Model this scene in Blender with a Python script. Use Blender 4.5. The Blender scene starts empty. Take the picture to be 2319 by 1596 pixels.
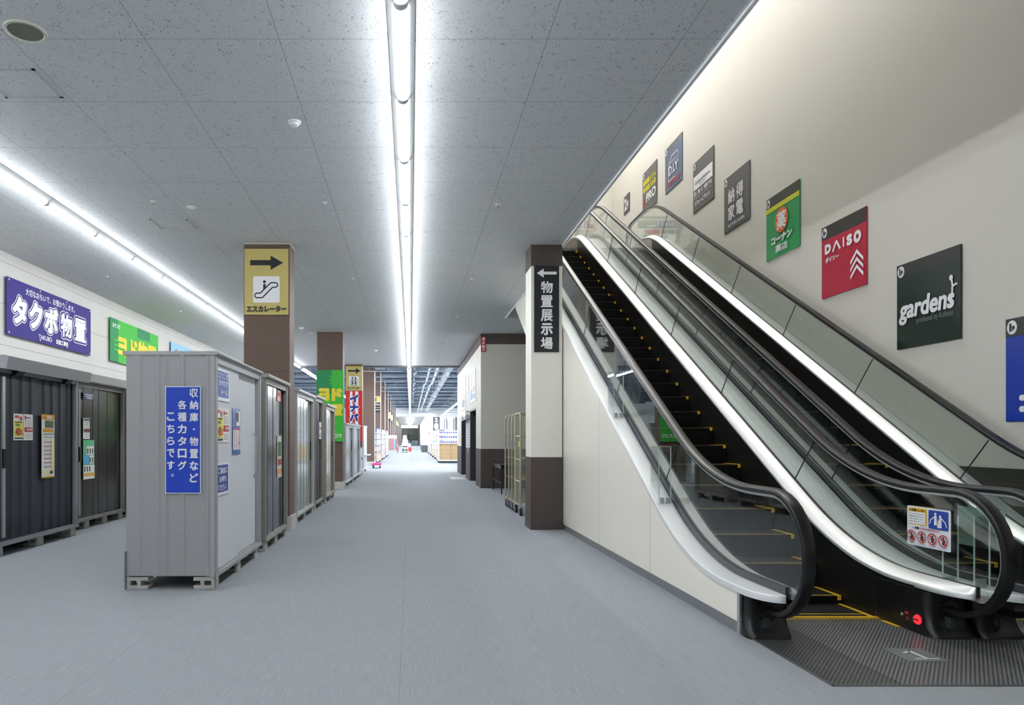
import bpy, math, random
from mathutils import Vector
random.seed(7)
C = bpy.context.scene.collection
SC = bpy.context.scene
# ---------------------------------------------------------------- camera, world, exposure
cam_data = bpy.data.cameras.new('camera')
cam_data.sensor_width = 36.0
cam_data.lens = 1590 / 2319 * 36
cam_data.shift_x = 0.09897
cam_data.shift_y = 0.0845
cam_data.clip_end = 400
cam = bpy.data.objects.new('camera', cam_data)
cam.location = (0, 0, 1.4)
cam.rotation_euler = (math.pi / 2, 0, 0)
C.objects.link(cam)
SC.camera = cam
world = bpy.data.worlds.new('world')
world.use_nodes = True
world.node_tree.nodes['Background'].inputs[0].default_value = (0.9, 0.95, 1.0, 1)
world.node_tree.nodes['Background'].inputs[1].default_value = 0.12
SC.world = world
SC.view_settings.view_transform = 'Standard'
SC.view_settings.look = 'None'
SC.view_settings.gamma = 1.0
SC.view_settings.use_curve_mapping = False
SC.view_settings.exposure = 0.0
LAMP = 50.0        # radiance of the corridor lamps
HALL = 155.0       # radiance of the sales hall lamps
UPPER = 58.0       # radiance of the upper floor lamps

# ---------------------------------------------------------------- materials
def lin(c):
    c = c / 255.0
    return c / 12.92 if c <= 0.04045 else ((c + 0.055) / 1.055) ** 2.4
MATS = {}
def col(r, g, b, rough=0.5, metal=0.0, var=0.04, spec=0.5, bump=0.0, scale=14.0):
    """plain surface with a faint procedural unevenness; r g b are sRGB 0-255"""
    key = (r, g, b, rough, metal, var, spec, bump, scale)
    if key in MATS: return MATS[key]
    m = bpy.data.materials.new('surface_%d_%d_%d' % (r, g, b))
    m.use_nodes = True
    n, l = m.node_tree.nodes, m.node_tree.links
    p = n['Principled BSDF']
    p.inputs['Roughness'].default_value = rough
    p.inputs['Metallic'].default_value = metal
    p.inputs['Specular IOR Level'].default_value = spec
    tc = n.new('ShaderNodeTexCoord')
    nz = n.new('ShaderNodeTexNoise'); nz.inputs['Scale'].default_value = scale
    nz.inputs['Detail'].default_value = 3
    l.new(tc.outputs['Object'], nz.inputs['Vector'])
    mx = n.new('ShaderNodeMix'); mx.data_type = 'RGBA'
    a = (lin(r), lin(g), lin(b))
    mx.inputs[6].default_value = (*[x * (1 - var) for x in a], 1)
    mx.inputs[7].default_value = (*[min(1, x * (1 + var)) for x in a], 1)
    l.new(nz.outputs['Fac'], mx.inputs[0])
    l.new(mx.outputs[2], p.inputs['Base Color'])
    if bump:
        bp = n.new('ShaderNodeBump'); bp.inputs['Strength'].default_value = bump; bp.inputs['Distance'].default_value = 0.004
        nb = n.new('ShaderNodeTexNoise'); nb.inputs['Scale'].default_value = 260
        l.new(tc.outputs['Object'], nb.inputs['Vector']); l.new(nb.outputs['Fac'], bp.inputs['Height'])
        l.new(bp.outputs['Normal'], p.inputs['Normal'])
    MATS[key] = m
    return m
def glow(name, c, s):
    m = bpy.data.materials.new(name); m.use_nodes = True
    n, l = m.node_tree.nodes, m.node_tree.links
    n.remove(n['Principled BSDF'])
    e = n.new('ShaderNodeEmission'); e.inputs[0].default_value = (*c, 1); e.inputs[1].default_value = s
    l.new(e.outputs[0], n['Material Output'].inputs[0])
    return m
def math_node(n, l, op, a, b=None, c=None):
    k = n.new('ShaderNodeMath'); k.operation = op
    for i, x in enumerate((a, b, c)):
        if x is None: continue
        if isinstance(x, (int, float)): k.inputs[i].default_value = x
        else: l.new(x, k.inputs[i])
    return k.outputs[0]
def glass_mat(name, tint, refl=1.0, f0=0.04, haze=0.0):
    """clear sheet: tinted transparency with a mirror reflection that grows towards grazing angles"""
    m = bpy.data.materials.new(name); m.use_nodes = True
    n, l = m.node_tree.nodes, m.node_tree.links
    n.remove(n['Principled BSDF'])
    g = n.new('ShaderNodeNewGeometry')
    d = n.new('ShaderNodeVectorMath'); d.operation = 'DOT_PRODUCT'
    l.new(g.outputs['Normal'], d.inputs[0]); l.new(g.outputs['Incoming'], d.inputs[1])
    c = math_node(n, l, 'ABSOLUTE', d.outputs['Value'])
    f = math_node(n, l, 'POWER', math_node(n, l, 'SUBTRACT', 1.0, c), 5.0)
    f = math_node(n, l, 'MULTIPLY', math_node(n, l, 'MULTIPLY_ADD', f, 1 - f0, f0), refl)
    t = n.new('ShaderNodeBsdfTransparent'); t.inputs[0].default_value = (*tint, 1)
    s = n.new('ShaderNodeBsdfGlossy'); s.inputs['Roughness'].default_value = 0.0
    s.inputs[0].default_value = (1, 1, 1, 1)
    body = t.outputs[0]
    if haze:
        df = n.new('ShaderNodeBsdfDiffuse'); df.inputs[0].default_value = (0.75, 0.88, 0.86, 1)
        mh = n.new('ShaderNodeMixShader'); mh.inputs[0].default_value = haze
        l.new(t.outputs[0], mh.inputs[1]); l.new(df.outputs[0], mh.inputs[2]); body = mh.outputs[0]
    mx = n.new('ShaderNodeMixShader')
    l.new(f, mx.inputs[0]); l.new(body, mx.inputs[1]); l.new(s.outputs[0], mx.inputs[2])
    l.new(mx.outputs[0], n['Material Output'].inputs[0])
    return m
def sep(n, l, out):
    s = n.new('ShaderNodeSeparateXYZ'); l.new(out, s.inputs[0]); return s.outputs
def seam(n, l, coord, off, period, width):
    """1 within a thin line repeated every period, else 0"""
    f = math_node(n, l, 'FRACT', math_node(n, l, 'MULTIPLY', math_node(n, l, 'SUBTRACT', coord, off), 1.0 / period))
    return math_node(n, l, 'LESS_THAN', f, width / period)
def mix_col(n, l, fac, a, b):
    mx = n.new('ShaderNodeMix'); mx.data_type = 'RGBA'
    for i, x in ((0, fac), (6, a), (7, b)):
        if isinstance(x, (int, float)): mx.inputs[i].default_value = x
        elif isinstance(x, tuple): mx.inputs[i].default_value = (*x, 1)
        else: l.new(x, mx.inputs[i])
    return mx.outputs[2]
def new_principled(name, rough=0.5, metal=0.0, spec=0.5):
    m = bpy.data.materials.new(name); m.use_nodes = True
    n, l = m.node_tree.nodes, m.node_tree.links
    p = n['Principled BSDF']; p.inputs['Roughness'].default_value = rough; p.inputs['Metallic'].default_value = metal
    p.inputs['Specular IOR Level'].default_value = spec
    g = n.new('ShaderNodeNewGeometry')
    return m, n, l, p, g.outputs['Position']
def noise(n, l, pos, scale, sx=1, sy=1, sz=1, detail=3, rough=0.5):
    mp = n.new('ShaderNodeMapping'); mp.inputs['Scale'].default_value = (sx, sy, sz); l.new(pos, mp.inputs[0])
    k = n.new('ShaderNodeTexNoise'); k.inputs['Scale'].default_value = scale; k.inputs['Detail'].default_value = detail
    k.inputs['Roughness'].default_value = rough
    l.new(mp.outputs[0], k.inputs['Vector']); return k.outputs['Fac']
def ramp(n, l, fac, lo, hi):
    r = n.new('ShaderNodeMapRange'); r.inputs[1].default_value = lo; r.inputs[2].default_value = hi
    r.clamp = True; l.new(fac, r.inputs[0]); return r.outputs[0]

def make_floor_mat():
    m, n, l, p, pos = new_principled('grey_sheet_vinyl', 0.8, 0, 0.18)
    x, y, z = sep(n, l, pos)
    streak = ramp(n, l, noise(n, l, pos, 1.0, 240, 5, 1, 2), 0.3, 0.85)
    cloud = noise(n, l, pos, 0.7, 1, 0.5, 1, 4)
    c = mix_col(n, l, streak, (0.228, 0.246, 0.264), (0.345, 0.366, 0.388))
    c = mix_col(n, l, math_node(n, l, 'MULTIPLY', cloud, 0.35), c, (0.27, 0.285, 0.30))
    s = math_node(n, l, 'MULTIPLY', seam(n, l, x, -1.886, 1.82, 0.006), 0.3)
    c = mix_col(n, l, s, c, (0.1, 0.11, 0.12))
    l.new(c, p.inputs['Base Color'])
    bp = n.new('ShaderNodeBump'); bp.inputs['Strength'].default_value = 0.25; bp.inputs['Distance'].default_value = 0.003
    l.new(streak, bp.inputs['Height']); l.new(bp.outputs[0], p.inputs['Normal'])
    return m
def make_ceiling_mat():
    m, n, l, p, pos = new_principled('flecked_mineral_tile', 0.9, 0, 0.2)
    x, y, z = sep(n, l, pos)
    big = noise(n, l, pos, 1.0, 120, 55, 1, 2, 0.6)
    gate = noise(n, l, pos, 13, 1, 1, 1, 1)
    fl = math_node(n, l, 'GREATER_THAN', math_node(n, l, 'ADD', big, math_node(n, l, 'MULTIPLY', gate, 0.22)), 0.765)
    c = mix_col(n, l, fl, (0.70, 0.725, 0.75), (0.20, 0.21, 0.225))
    j = math_node(n, l, 'MAXIMUM', seam(n, l, x, -0.99, 1.007, 0.006), seam(n, l, y, 5.265, 0.98, 0.006))
    c = mix_col(n, l, math_node(n, l, 'MULTIPLY', j, 0.6), c, (0.16, 0.17, 0.18))
    l.new(c, p.inputs['Base Color'])
    return m
def make_leftwall_mat():
    m, n, l, p, pos = new_principled('cream_wall_panel', 0.6, 0, 0.3)
    x, y, z = sep(n, l, pos)
    c = mix_col(n, l, noise(n, l, pos, 2.0), (0.60, 0.59, 0.555), (0.64, 0.63, 0.595))
    j = seam(n, l, z, 2.9, 0.664, 0.012)
    c = mix_col(n, l, math_node(n, l, 'MULTIPLY', j, 0.75), c, (0.28, 0.27, 0.25))
    l.new(c, p.inputs['Base Color'])
    return m
def make_plate_mat(hi=0.40, lo=0.05):
    m, n, l, p, pos = new_principled('studded_steel', 0.4, 0.45, 0.5)
    x, y, z = sep(n, l, pos)
    fx = math_node(n, l, 'SINE', math_node(n, l, 'MULTIPLY', x, 2 * math.pi / 0.027))
    fy = math_node(n, l, 'SINE', math_node(n, l, 'MULTIPLY', y, 2 * math.pi / 0.034))
    k = math_node(n, l, 'GREATER_THAN', math_node(n, l, 'MULTIPLY', fx, fy), 0.12)
    c = mix_col(n, l, k, (lo, lo * 1.03, lo * 1.08), (hi, hi * 1.01, hi * 1.03))
    l.new(c, p.inputs['Base Color'])
    bp = n.new('ShaderNodeBump'); bp.inputs['Strength'].default_value = 0.4; bp.inputs['Distance'].default_value = 0.003
    l.new(k, bp.inputs['Height']); l.new(bp.outputs[0], p.inputs['Normal'])
    return m
def make_step_mat():
    m, n, l, p, pos = new_principled('ribbed_black_step', 0.7, 0.0, 0.15)
    x, y, z = sep(n, l, pos)
    s = math_node(n, l, 'SINE', math_node(n, l, 'MULTIPLY', x, 2 * math.pi / 0.012))
    k = ramp(n, l, s, -0.2, 0.6)
    l.new(mix_col(n, l, k, (0.002, 0.002, 0.0025), (0.013, 0.014, 0.0155)), p.inputs['Base Color'])
    bp = n.new('ShaderNodeBump'); bp.inputs['Strength'].default_value = 0.3; bp.inputs['Distance'].default_value = 0.004
    l.new(s, bp.inputs['Height']); l.new(bp.outputs[0], p.inputs['Normal'])
    return m
def make_deck_mat(metal=0.85, rough=0.42, name='brushed_stainless'):
    m, n, l, p, pos = new_principled(name, rough, metal, 0.5)
    k = noise(n, l, pos, 1.0, 260, 2, 2, 2)
    l.new(mix_col(n, l, k, (0.74, 0.75, 0.765), (0.88, 0.885, 0.89)), p.inputs['Base Color'])
    return m
def make_brown_mat():
    m, n, l, p, pos = new_principled('brown_column_sheet', 0.55, 0, 0.35)
    k = noise(n, l, pos, 60, 1, 1, 1, 3)
    x, y, z = sep(n, l, pos)
    c = mix_col(n, l, k, (0.122, 0.080, 0.062), (0.155, 0.104, 0.083))
    j = seam(n, l, z, 2.43, 1.9, 0.01)
    l.new(mix_col(n, l, math_node(n, l, 'MULTIPLY', j, 0.6), c, (0.05, 0.035, 0.03)), p.inputs['Base Color'])
    return m
M_FLOOR = make_floor_mat(); M_CEIL = make_ceiling_mat(); M_LWALL = make_leftwall_mat(); M_PLATE = make_plate_mat(0.27, 0.06); M_PLATE_DARK = make_plate_mat(0.15, 0.04)
M_STEP = make_step_mat(); M_DECK = make_deck_mat(); M_ODECK = make_deck_mat(0.45, 0.42, 'pale_stainless'); M_BROWN = make_brown_mat()
M_CREAM = col(228, 225, 216, 0.6, var=0.02, scale=3, bump=0.08)
M_RWALL = col(212, 208, 200, 0.75, var=0.015, scale=1.2)
M_DARKW = col(84, 76, 72, 0.7, var=0.03, scale=4, spec=0.2)
M_CLAD = col(236, 231, 219, 0.28, var=0.015, scale=2)
M_CONC = col(172, 172, 166, 0.85, var=0.15, scale=40, bump=0.3)
M_BLACK = col(16, 17, 18, 0.35, var=0.1)
M_RUBBER = col(20, 20, 21, 0.3, var=0.1, spec=0.45)
M_TRACK = col(58, 58, 64, 0.35, 0.4)
M_YELLOW = col(236, 186, 40, 0.45)
M_ALU = col(190, 192, 194, 0.35, 0.6)
M_SILVER = col(160, 163, 166, 0.42, 0.25, var=0.03)
M_STEELW = col(235, 237, 238, 0.5)
M_GLASS = glass_mat('balustrade_glass', (0.925, 0.96, 0.943))
M_ACRYL = glass_mat('clear_acrylic', (0.97, 0.985, 0.98))
M_FROST = glass_mat('translucent_sheet', (0.72, 0.9, 0.86), haze=0.35)
M_TUBE = glow('lamp_tube', (0.93, 0.965, 1.0), LAMP)
M_HALLTUBE = glow('hall_lamp_tube', (0.9, 0.95, 1.0), HALL)
M_UPTUBE = glow('upper_lamp_tube', (1.0, 0.98, 0.93), UPPER)
WHITE = col(236, 237, 240, 0.5, var=0.01); INK = col(30, 31, 33, 0.5, var=0.02)

# ---------------------------------------------------------------- mesh building
class MB:
    def __init__(s): s.v = []; s.f = []
    def add(s, vs, fs):
        b = len(s.v); s.v += [tuple(map(float, p)) for p in vs]; s.f += [tuple(b + i for i in f) for f in fs]; return s
    def box(s, x0, x1, y0, y1, z0, z1):
        x0, x1 = sorted((x0, x1)); y0, y1 = sorted((y0, y1)); z0, z1 = sorted((z0, z1))
        return s.add([(x0, y0, z0), (x1, y0, z0), (x1, y1, z0), (x0, y1, z0), (x0, y0, z1), (x1, y0, z1), (x1, y1, z1), (x0, y1, z1)],
                     [(3, 2, 1, 0), (4, 5, 6, 7), (0, 1, 5, 4), (1, 2, 6, 5), (2, 3, 7, 6), (3, 0, 4, 7)])
    def prism(s, pts, axis, a0, a1):
        """polygon of 2-D points (the two other axes in x,y,z order) pushed along axis"""
        def w(p, a):
            return (a, p[0], p[1]) if axis == 'x' else (p[0], a, p[1]) if axis == 'y' else (p[0], p[1], a)
        n = len(pts)
        return s.add([w(p, a0) for p in pts] + [w(p, a1) for p in pts],
                     [tuple(range(n))[::-1], tuple(range(n, 2 * n))] + [(i, (i + 1) % n, n + (i + 1) % n, n + i) for i in range(n)])
    def cyl(s, p0, p1, r, n=10, r1=None):
        p0, p1 = Vector(p0), Vector(p1); t = (p1 - p0).normalized()
        a = Vector((0, 0, 1)) if abs(t.z) < 0.9 else Vector((1, 0, 0))
        u = t.cross(a).normalized(); w = t.cross(u); r1 = r if r1 is None else r1
        ring = [(math.cos(2 * math.pi * i / n), math.sin(2 * math.pi * i / n)) for i in range(n)]
        return s.add([p0 + (u * c + w * d) * r for c, d in ring] + [p1 + (u * c + w * d) * r1 for c, d in ring],
                     [tuple(range(n))[::-1], tuple(range(n, 2 * n))] + [(i, (i + 1) % n, n + (i + 1) % n, n + i) for i in range(n)])
    def tube(s, path, r, n=8):
        path = [Vector(p) for p in path]; vs = []; prev = None
        for i, p in enumerate(path):
            t = (path[min(i + 1, len(path) - 1)] - path[max(i - 1, 0)]).normalized()
            if prev is None:
                a = Vector((0, 0, 1)) if abs(t.z) < 0.9 else Vector((1, 0, 0)); u = t.cross(a).normalized()
            else: u = (prev - t * prev.dot(t)).normalized()
            prev = u; w = t.cross(u)
            vs += [p + (u * math.cos(2 * math.pi * k / n) + w * math.sin(2 * math.pi * k / n)) * r for k in range(n)]
        fs = [(a * n + k, a * n + (k + 1) % n, (a + 1) * n + (k + 1) % n, (a + 1) * n + k) for a in range(len(path) - 1) for k in range(n)]
        e = (len(path) - 1) * n
        return s.add(vs, fs + [tuple(range(n))[::-1], tuple(range(e, e + n))])
    def sweep_yz(s, path, prof, normals=None):
        """profile of (x, n) pairs carried along a path of (y, z); n is along the path's in-plane normal, or +z when normals == 'z'"""
        m = len(prof); vs = []
        for i, (y, z) in enumerate(path):
            if normals == 'z': ny, nz = 0.0, 1.0
            else:
                a, b = path[max(i - 1, 0)], path[min(i + 1, len(path) - 1)]
                ty, tz = b[0] - a[0], b[1] - a[1]; q = math.hypot(ty, tz) or 1
                ny, nz = -tz / q, ty / q
            vs += [(x, y + ny * h, z + nz * h) for x, h in prof]
        fs = [(a * m + k, (a + 1) * m + k, (a + 1) * m + (k + 1) % m, a * m + (k + 1) % m) for a in range(len(path) - 1) for k in range(m)]
        e = (len(path) - 1) * m
        return s.add(vs, fs + [tuple(range(m)), tuple(range(e, e + m))[::-1]])
    def lathe(s, c, prof, n=20, axis='z'):
        vs = []
        for r, h in prof:
            for k in range(n):
                a = 2 * math.pi * k / n; u, w = r * math.cos(a), r * math.sin(a)
                vs.append((c[0] + u, c[1] + w, c[2] + h) if axis == 'z' else (c[0] + h, c[1] + u, c[2] + w) if axis == 'x' else (c[0] + u, c[1] + h, c[2] + w))
        fs = [(a * n + k, a * n + (k + 1) % n, (a + 1) * n + (k + 1) % n, (a + 1) * n + k) for a in range(len(prof) - 1) for k in range(n)]
        e = (len(prof) - 1) * n
        return s.add(vs, fs + [tuple(range(n))[::-1], tuple(range(e, e + n))])

def props(o, label=None, cat=None, group=None, kind=None):
    if label: o['label'] = label
    if cat: o['category'] = cat
    if group: o['group'] = group
    if kind: o['kind'] = kind
    return o
def thing(name, label, cat, loc, group=None):
    o = bpy.data.objects.new(name, None); o.empty_display_size = 0.1
    o.location = loc; C.objects.link(o)
    return props(o, label, cat, group)
def root_loc(o):
    while o.parent: o = o.parent
    return Vector(o.location)
def mesh(name, mb, mat, smooth=False, offset=Vector((0, 0, 0))):
    me = bpy.data.meshes.new(name)
    me.from_pydata([tuple(Vector(p) - offset) for p in mb.v], [], mb.f)
    me.validate(); me.update()
    import bmesh
    bm = bmesh.new(); bm.from_mesh(me); bmesh.ops.recalc_face_normals(bm, faces=bm.faces); bm.to_mesh(me); bm.free()
    for m in (mat if isinstance(mat, (list, tuple)) else [mat]): me.materials.append(m)
    if smooth: me.polygons.foreach_set('use_smooth', [True] * len(me.polygons))
    return me
def part(name, mb, mat, parent, smooth=False, label=None):
    """a mesh in world coordinates, hung under its thing (or under a part of it)"""
    o = bpy.data.objects.new(name, mesh(name, mb, mat, smooth, root_loc(parent)))
    o.parent = parent; C.objects.link(o)
    if smooth == 'edge' or smooth: edge_split(o)
    return props(o, label)
def edge_split(o):
    md = o.modifiers.new('edges', 'EDGE_SPLIT'); md.split_angle = math.radians(40)
def bevel(o, w=0.004, seg=2):
    md = o.modifiers.new('bevel', 'BEVEL'); md.width = w; md.segments = seg; md.limit_method = 'ANGLE'
    return o
def solo(name, mb, mat, label=None, cat=None, group=None, kind=None, smooth=False):
    """a thing or a piece of the setting that is one mesh; its origin sits at its base"""
    xs, ys, zs = zip(*mb.v)
    base = Vector(((min(xs) + max(xs)) / 2, (min(ys) + max(ys)) / 2, min(zs)))
    o = bpy.data.objects.new(name, mesh(name, mb, mat, smooth, base)); o.location = base; C.objects.link(o)
    if smooth: edge_split(o)
    return props(o, label, cat, group, kind)
def struct(name, mb, mat, smooth=False): return solo(name, mb, mat, kind='structure', smooth=smooth)
def dup(root, loc, label=None, group=None):
    def cp(o, par):
        c = o.copy(); C.objects.link(c)
        if par is not None: c.parent = par
        for ch in o.children: cp(ch, c)
        return c
    r = cp(root, None); r.location = loc
    return props(r, label, None, group)

# ---------------------------------------------------------------- flat printed boards
GLYPHS = {}
def glyphs(text):
    """outline mesh of a text line, scaled to a unit box: (verts, faces, aspect)"""
    if text in GLYPHS: return GLYPHS[text]
    cu = bpy.data.curves.new('t', 'FONT'); cu.body = text; cu.size = 1
    ob = bpy.data.objects.new('t', cu); C.objects.link(ob)
    bpy.context.view_layer.update()
    me = bpy.data.meshes.new_from_object(ob.evaluated_get(bpy.context.evaluated_depsgraph_get()))
    vs = [(v.co.x, v.co.y) for v in me.vertices]; fs = [tuple(p.vertices) for p in me.polygons]
    bpy.data.objects.remove(ob); bpy.data.curves.remove(cu); bpy.data.meshes.remove(me)
    x0, x1 = min(p[0] for p in vs), max(p[0] for p in vs); y0, y1 = min(p[1] for p in vs), max(p[1] for p in vs)
    w, h = max(x1 - x0, 1e-3), max(y1 - y0, 1e-3)
    GLYPHS[text] = ([((p[0] - x0) / w, (p[1] - y0) / h) for p in vs], fs, w / h)
    return GLYPHS[text]
class Board:
    """a flat sign: origin is its lower left corner, U runs right, V up; prints lie in thin layers on its front"""
    def __init__(s, name, label, cat, origin, U, V, w, h, base, thick=0.012, group=None, corner=0.0):
        s.o = Vector(origin); s.U = Vector(U).normalized(); s.V = Vector(V).normalized(); s.N = s.U.cross(s.V)
        s.w, s.h, s.t = w, h, thick; s.layers = []; s.k = 0
        c = s.o + s.U * w / 2
        s.root = thing(name, label, cat, c, group)
        pts = s.rounded(0, 0, w, h, corner) if corner else [(0, 0), (w, 0), (w, h), (0, h)]
        mb = MB(); n = len(pts)
        mb.add([s.at(u, v, 0) for u, v in pts] + [s.at(u, v, thick) for u, v in pts],
               [tuple(range(n))[::-1], tuple(range(n, 2 * n))] + [(i, (i + 1) % n, n + (i + 1) % n, n + i) for i in range(n)])
        part('board', mb, base, s.root)
    def at(s, u, v, n): return s.o + s.U * u + s.V * v + s.N * n
    @staticmethod
    def rounded(u0, v0, u1, v1, r, k=5):
        out = []
        for cu, cv, a in ((u1 - r, v0 + r, -90), (u1 - r, v1 - r, 0), (u0 + r, v1 - r, 90), (u0 + r, v0 + r, 180)):
            out += [(cu + r * math.cos(math.radians(a + 90 * i / k)), cv + r * math.sin(math.radians(a + 90 * i / k))) for i in range(k + 1)]
        return out
    def start(s, name, mat):
        s.k += 1; s.cur = [name, mat, MB(), s.t + 0.002 * s.k]; s.layers.append(s.cur); return s
    def poly(s, pts, fs=None, lift=0.0):
        mb, z = s.cur[2], s.cur[3] + lift
        mb.add([s.at(u, v, z) for u, v in pts], fs or [tuple(range(len(pts)))]); return s
    def rect(s, u0, v0, u1, v1, r=0):
        return s.poly(s.rounded(u0, v0, u1, v1, r) if r else [(u0, v0), (u1, v0), (u1, v1), (u0, v1)])
    def disc(s, u, v, r, ry=None, n=28):
        return s.poly([(u + r * math.cos(2 * math.pi * i / n), v + (ry or r) * math.sin(2 * math.pi * i / n)) for i in range(n)])
    def ring(s, u, v, r, w, n=28, ry=None):
        ry = ry or r
        a = [(u + r * math.cos(2 * math.pi * i / n), v + ry * math.sin(2 * math.pi * i / n)) for i in range(n)]
        b = [(u + (r - w) * math.cos(2 * math.pi * i / n), v + (ry - w) * math.sin(2 * math.pi * i / n)) for i in range(n)]
        return s.poly(a + b, [(i, (i + 1) % n, n + (i + 1) % n, n + i) for i in range(n)])
    def line(s, pts, w):
        for i, ((a, b), (c, d)) in enumerate(zip(pts[:-1], pts[1:])):
            q = math.hypot(c - a, d - b) or 1; x, y = -(d - b) / q * w / 2, (c - a) / q * w / 2
            s.poly([(a + x, b + y), (a - x, b - y), (c - x, d - y), (c + x, d + y)], None, 0.0004 + 0.0003 * (i % 2))
        return s
    def text(s, t, u0, v0, u1, v1, bold=0.0, slant=0.0, rise=0.0):
        """one line of lettering filling the box; bold thickens the strokes by a fraction of the height"""
        vs, fs, asp = glyphs(t); b = bold * (v1 - v0); w, h = (u1 - u0) - 2 * b, (v1 - v0) - 2 * b
        nd = 24 if bold > 0.07 else 8
        offs = [(0, 0)] if not bold else [(b * math.cos(2 * math.pi * k / nd), b * math.sin(2 * math.pi * k / nd)) for k in range(nd)] + [(0, 0)]
        for q, (dx, dy) in enumerate(offs):
            s.poly([(u0 + b + p[0] * w + p[1] * h * slant + dx, v0 + b + p[1] * h + p[0] * w * rise + dy) for p in vs], fs, 0.00006 * q)
        return s
    def text_r(s, t, u0, v0, u1, v1, rad):
        """lettering whose core fills the box, thickened all round by rad metres"""
        vs, fs, asp = glyphs(t)
        offs = [(rad * math.cos(math.pi * k / 14), rad * math.sin(math.pi * k / 14)) for k in range(28)] + [(0, 0)]
        for q, (dx, dy) in enumerate(offs):
            s.poly([(u0 + p[0] * (u1 - u0) + dx, v0 + p[1] * (v1 - v0) + dy) for p in vs], fs, 0.00006 * q)
        return s
    def column_text(s, t, u0, u1, vtop, step, h=None, bold=0.05):
        """characters stacked downward, each fitted to a square"""
        h = h or (u1 - u0)
        for i, ch in enumerate(t):
            v = vtop - i * step; d = 0.0
            if ch == 'ー': s.rect((u0 + u1) / 2 - 0.06 * h, v - h * 0.9, (u0 + u1) / 2 + 0.06 * h, v - h * 0.1); continue
            if ch in '・': s.disc((u0 + u1) / 2, v - h / 2, h * 0.11); continue
            if ch in '。': s.ring(u1 - h * 0.25, v - h * 0.25, h * 0.16, h * 0.07); continue
            s.text(ch, u0, v - h, u1, v, bold * (0.6 if ch in '物置展場納庫種収各' else 1))
        return s
    def done(s):
        for name, mat, mb, z in s.layers:
            if mb.v:
                o = bpy.data.objects.new(name, None)
                me = bpy.data.meshes.new(name); loc = root_loc(s.root)
                me.from_pydata([tuple(Vector(p) - loc) for p in mb.v], [], mb.f); me.update(); me.materials.append(mat)
                bpy.data.objects.remove(o); o = bpy.data.objects.new(name, me); o.parent = s.root; C.objects.link(o)
        return s.root

# ---------------------------------------------------------------- the setting
CEIL = 4.4; UF = 5.65                       # lower ceiling and upper floor
struct('floor', MB().box(-22, 12, -7, 156, -0.3, 0), M_FLOOR)
cm = MB().box(-6.7, 2.35, -7, 28.9, CEIL, UF)                    # corridor ceiling, the void beside it left open
cm.box(2.35, 5.7, -7, 3.0, CEIL, UF); cm.box(2.35, 5.7, 17.35, 28.9, CEIL, UF)
struct('ceiling', cm, M_CEIL)
struct('ceiling', MB().box(-6, 6, 95, 156, CEIL, UF), col(205, 206, 206, 0.8))
struct('ceiling', MB().box(-22, 12, 28.9, 95, 6.05, 6.3), col(138, 151, 163, 0.9, var=0.15, scale=6))
struct('ceiling', MB().box(-6.7, 5.9, 3.0, 21, 10.0, 10.3), col(222, 222, 218, 0.8))
struct('trim_1', MB().box(2.335, 2.365, 3.0, 17.35, CEIL - 0.025, CEIL + 0.02), M_STEELW)
struct('wall_left', MB().box(-6.7, -6.51, -7, 28.9, 0, CEIL), M_LWALL)
struct('wall_back', MB().box(-6.7, 5.9, -7.2, -7, 0, CEIL), M_CREAM)  # unseen, added behind the camera for bounced light and reflections
rw = MB().box(5.7, 5.9, -7, 20.1, 1.12, 10.0)
struct('wall_right', rw, M_RWALL)
struct('baseboard_right', MB().box(5.69, 5.9, -7, 20.1, 0, 1.12), col(62, 59, 54, 0.5))
struct('wall_upper_end', MB().box(-6.7, 5.7, 19.9, 20.1, UF, 10.0), M_RWALL)
struct('wall_upper_left', MB().box(-6.7, -6.5, 3.0, 20, UF, 10.0), col(96, 98, 98, 0.8))  # unseen, added to bounce light; dark grey stands in for an unlit floor
struct('wall_upper_front', MB().box(-6.7, 5.7, 2.8, 3.0, UF, 10.0), col(120, 120, 118, 0.8))  # unseen, its grey darkened to weaken reflections in the balustrade glass
struct('wall_end_of_corridor', MB().box(-22, 12, 28.9, 29.1, 4.45, 6.05), col(225, 228, 232, 0.6))
struct('trim_2', MB().box(-6.5, 5.7, 28.7, 29.0, CEIL - 0.06, CEIL + 0.02), col(96, 98, 100, 0.5))

# right hand column with its dark head and dark wainscot
def clad_column(x0, x1, y0, y1):
    m = MB().box(x0, x1, y0, y1, 1.12, 4.07); struct('column', m, M_CREAM)
    struct('column_head', MB().box(x0 - 0.004, x1 + 0.004, y0 - 0.004, y1 + 0.004, 4.07, CEIL), M_DARKW)
    w = MB().box(x0 - 0.004, x1 + 0.004, y0 - 0.004, y1 + 0.004, 0.0, 1.12); struct('column_wainscot', w, M_DARKW)
    struct('column_base', MB().box(x0 - 0.012, x1 + 0.012, y0 - 0.012, y1 + 0.012, 0, 0.11), col(70, 65, 63, 0.5))
    struct('trim_3', MB().box(x0 - 0.012, x0, y0 - 0.012, y0, 0.12, 1.12), col(104, 62, 38, 0.5))
clad_column(1.862, 2.34, 10.84, 11.36)

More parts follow.
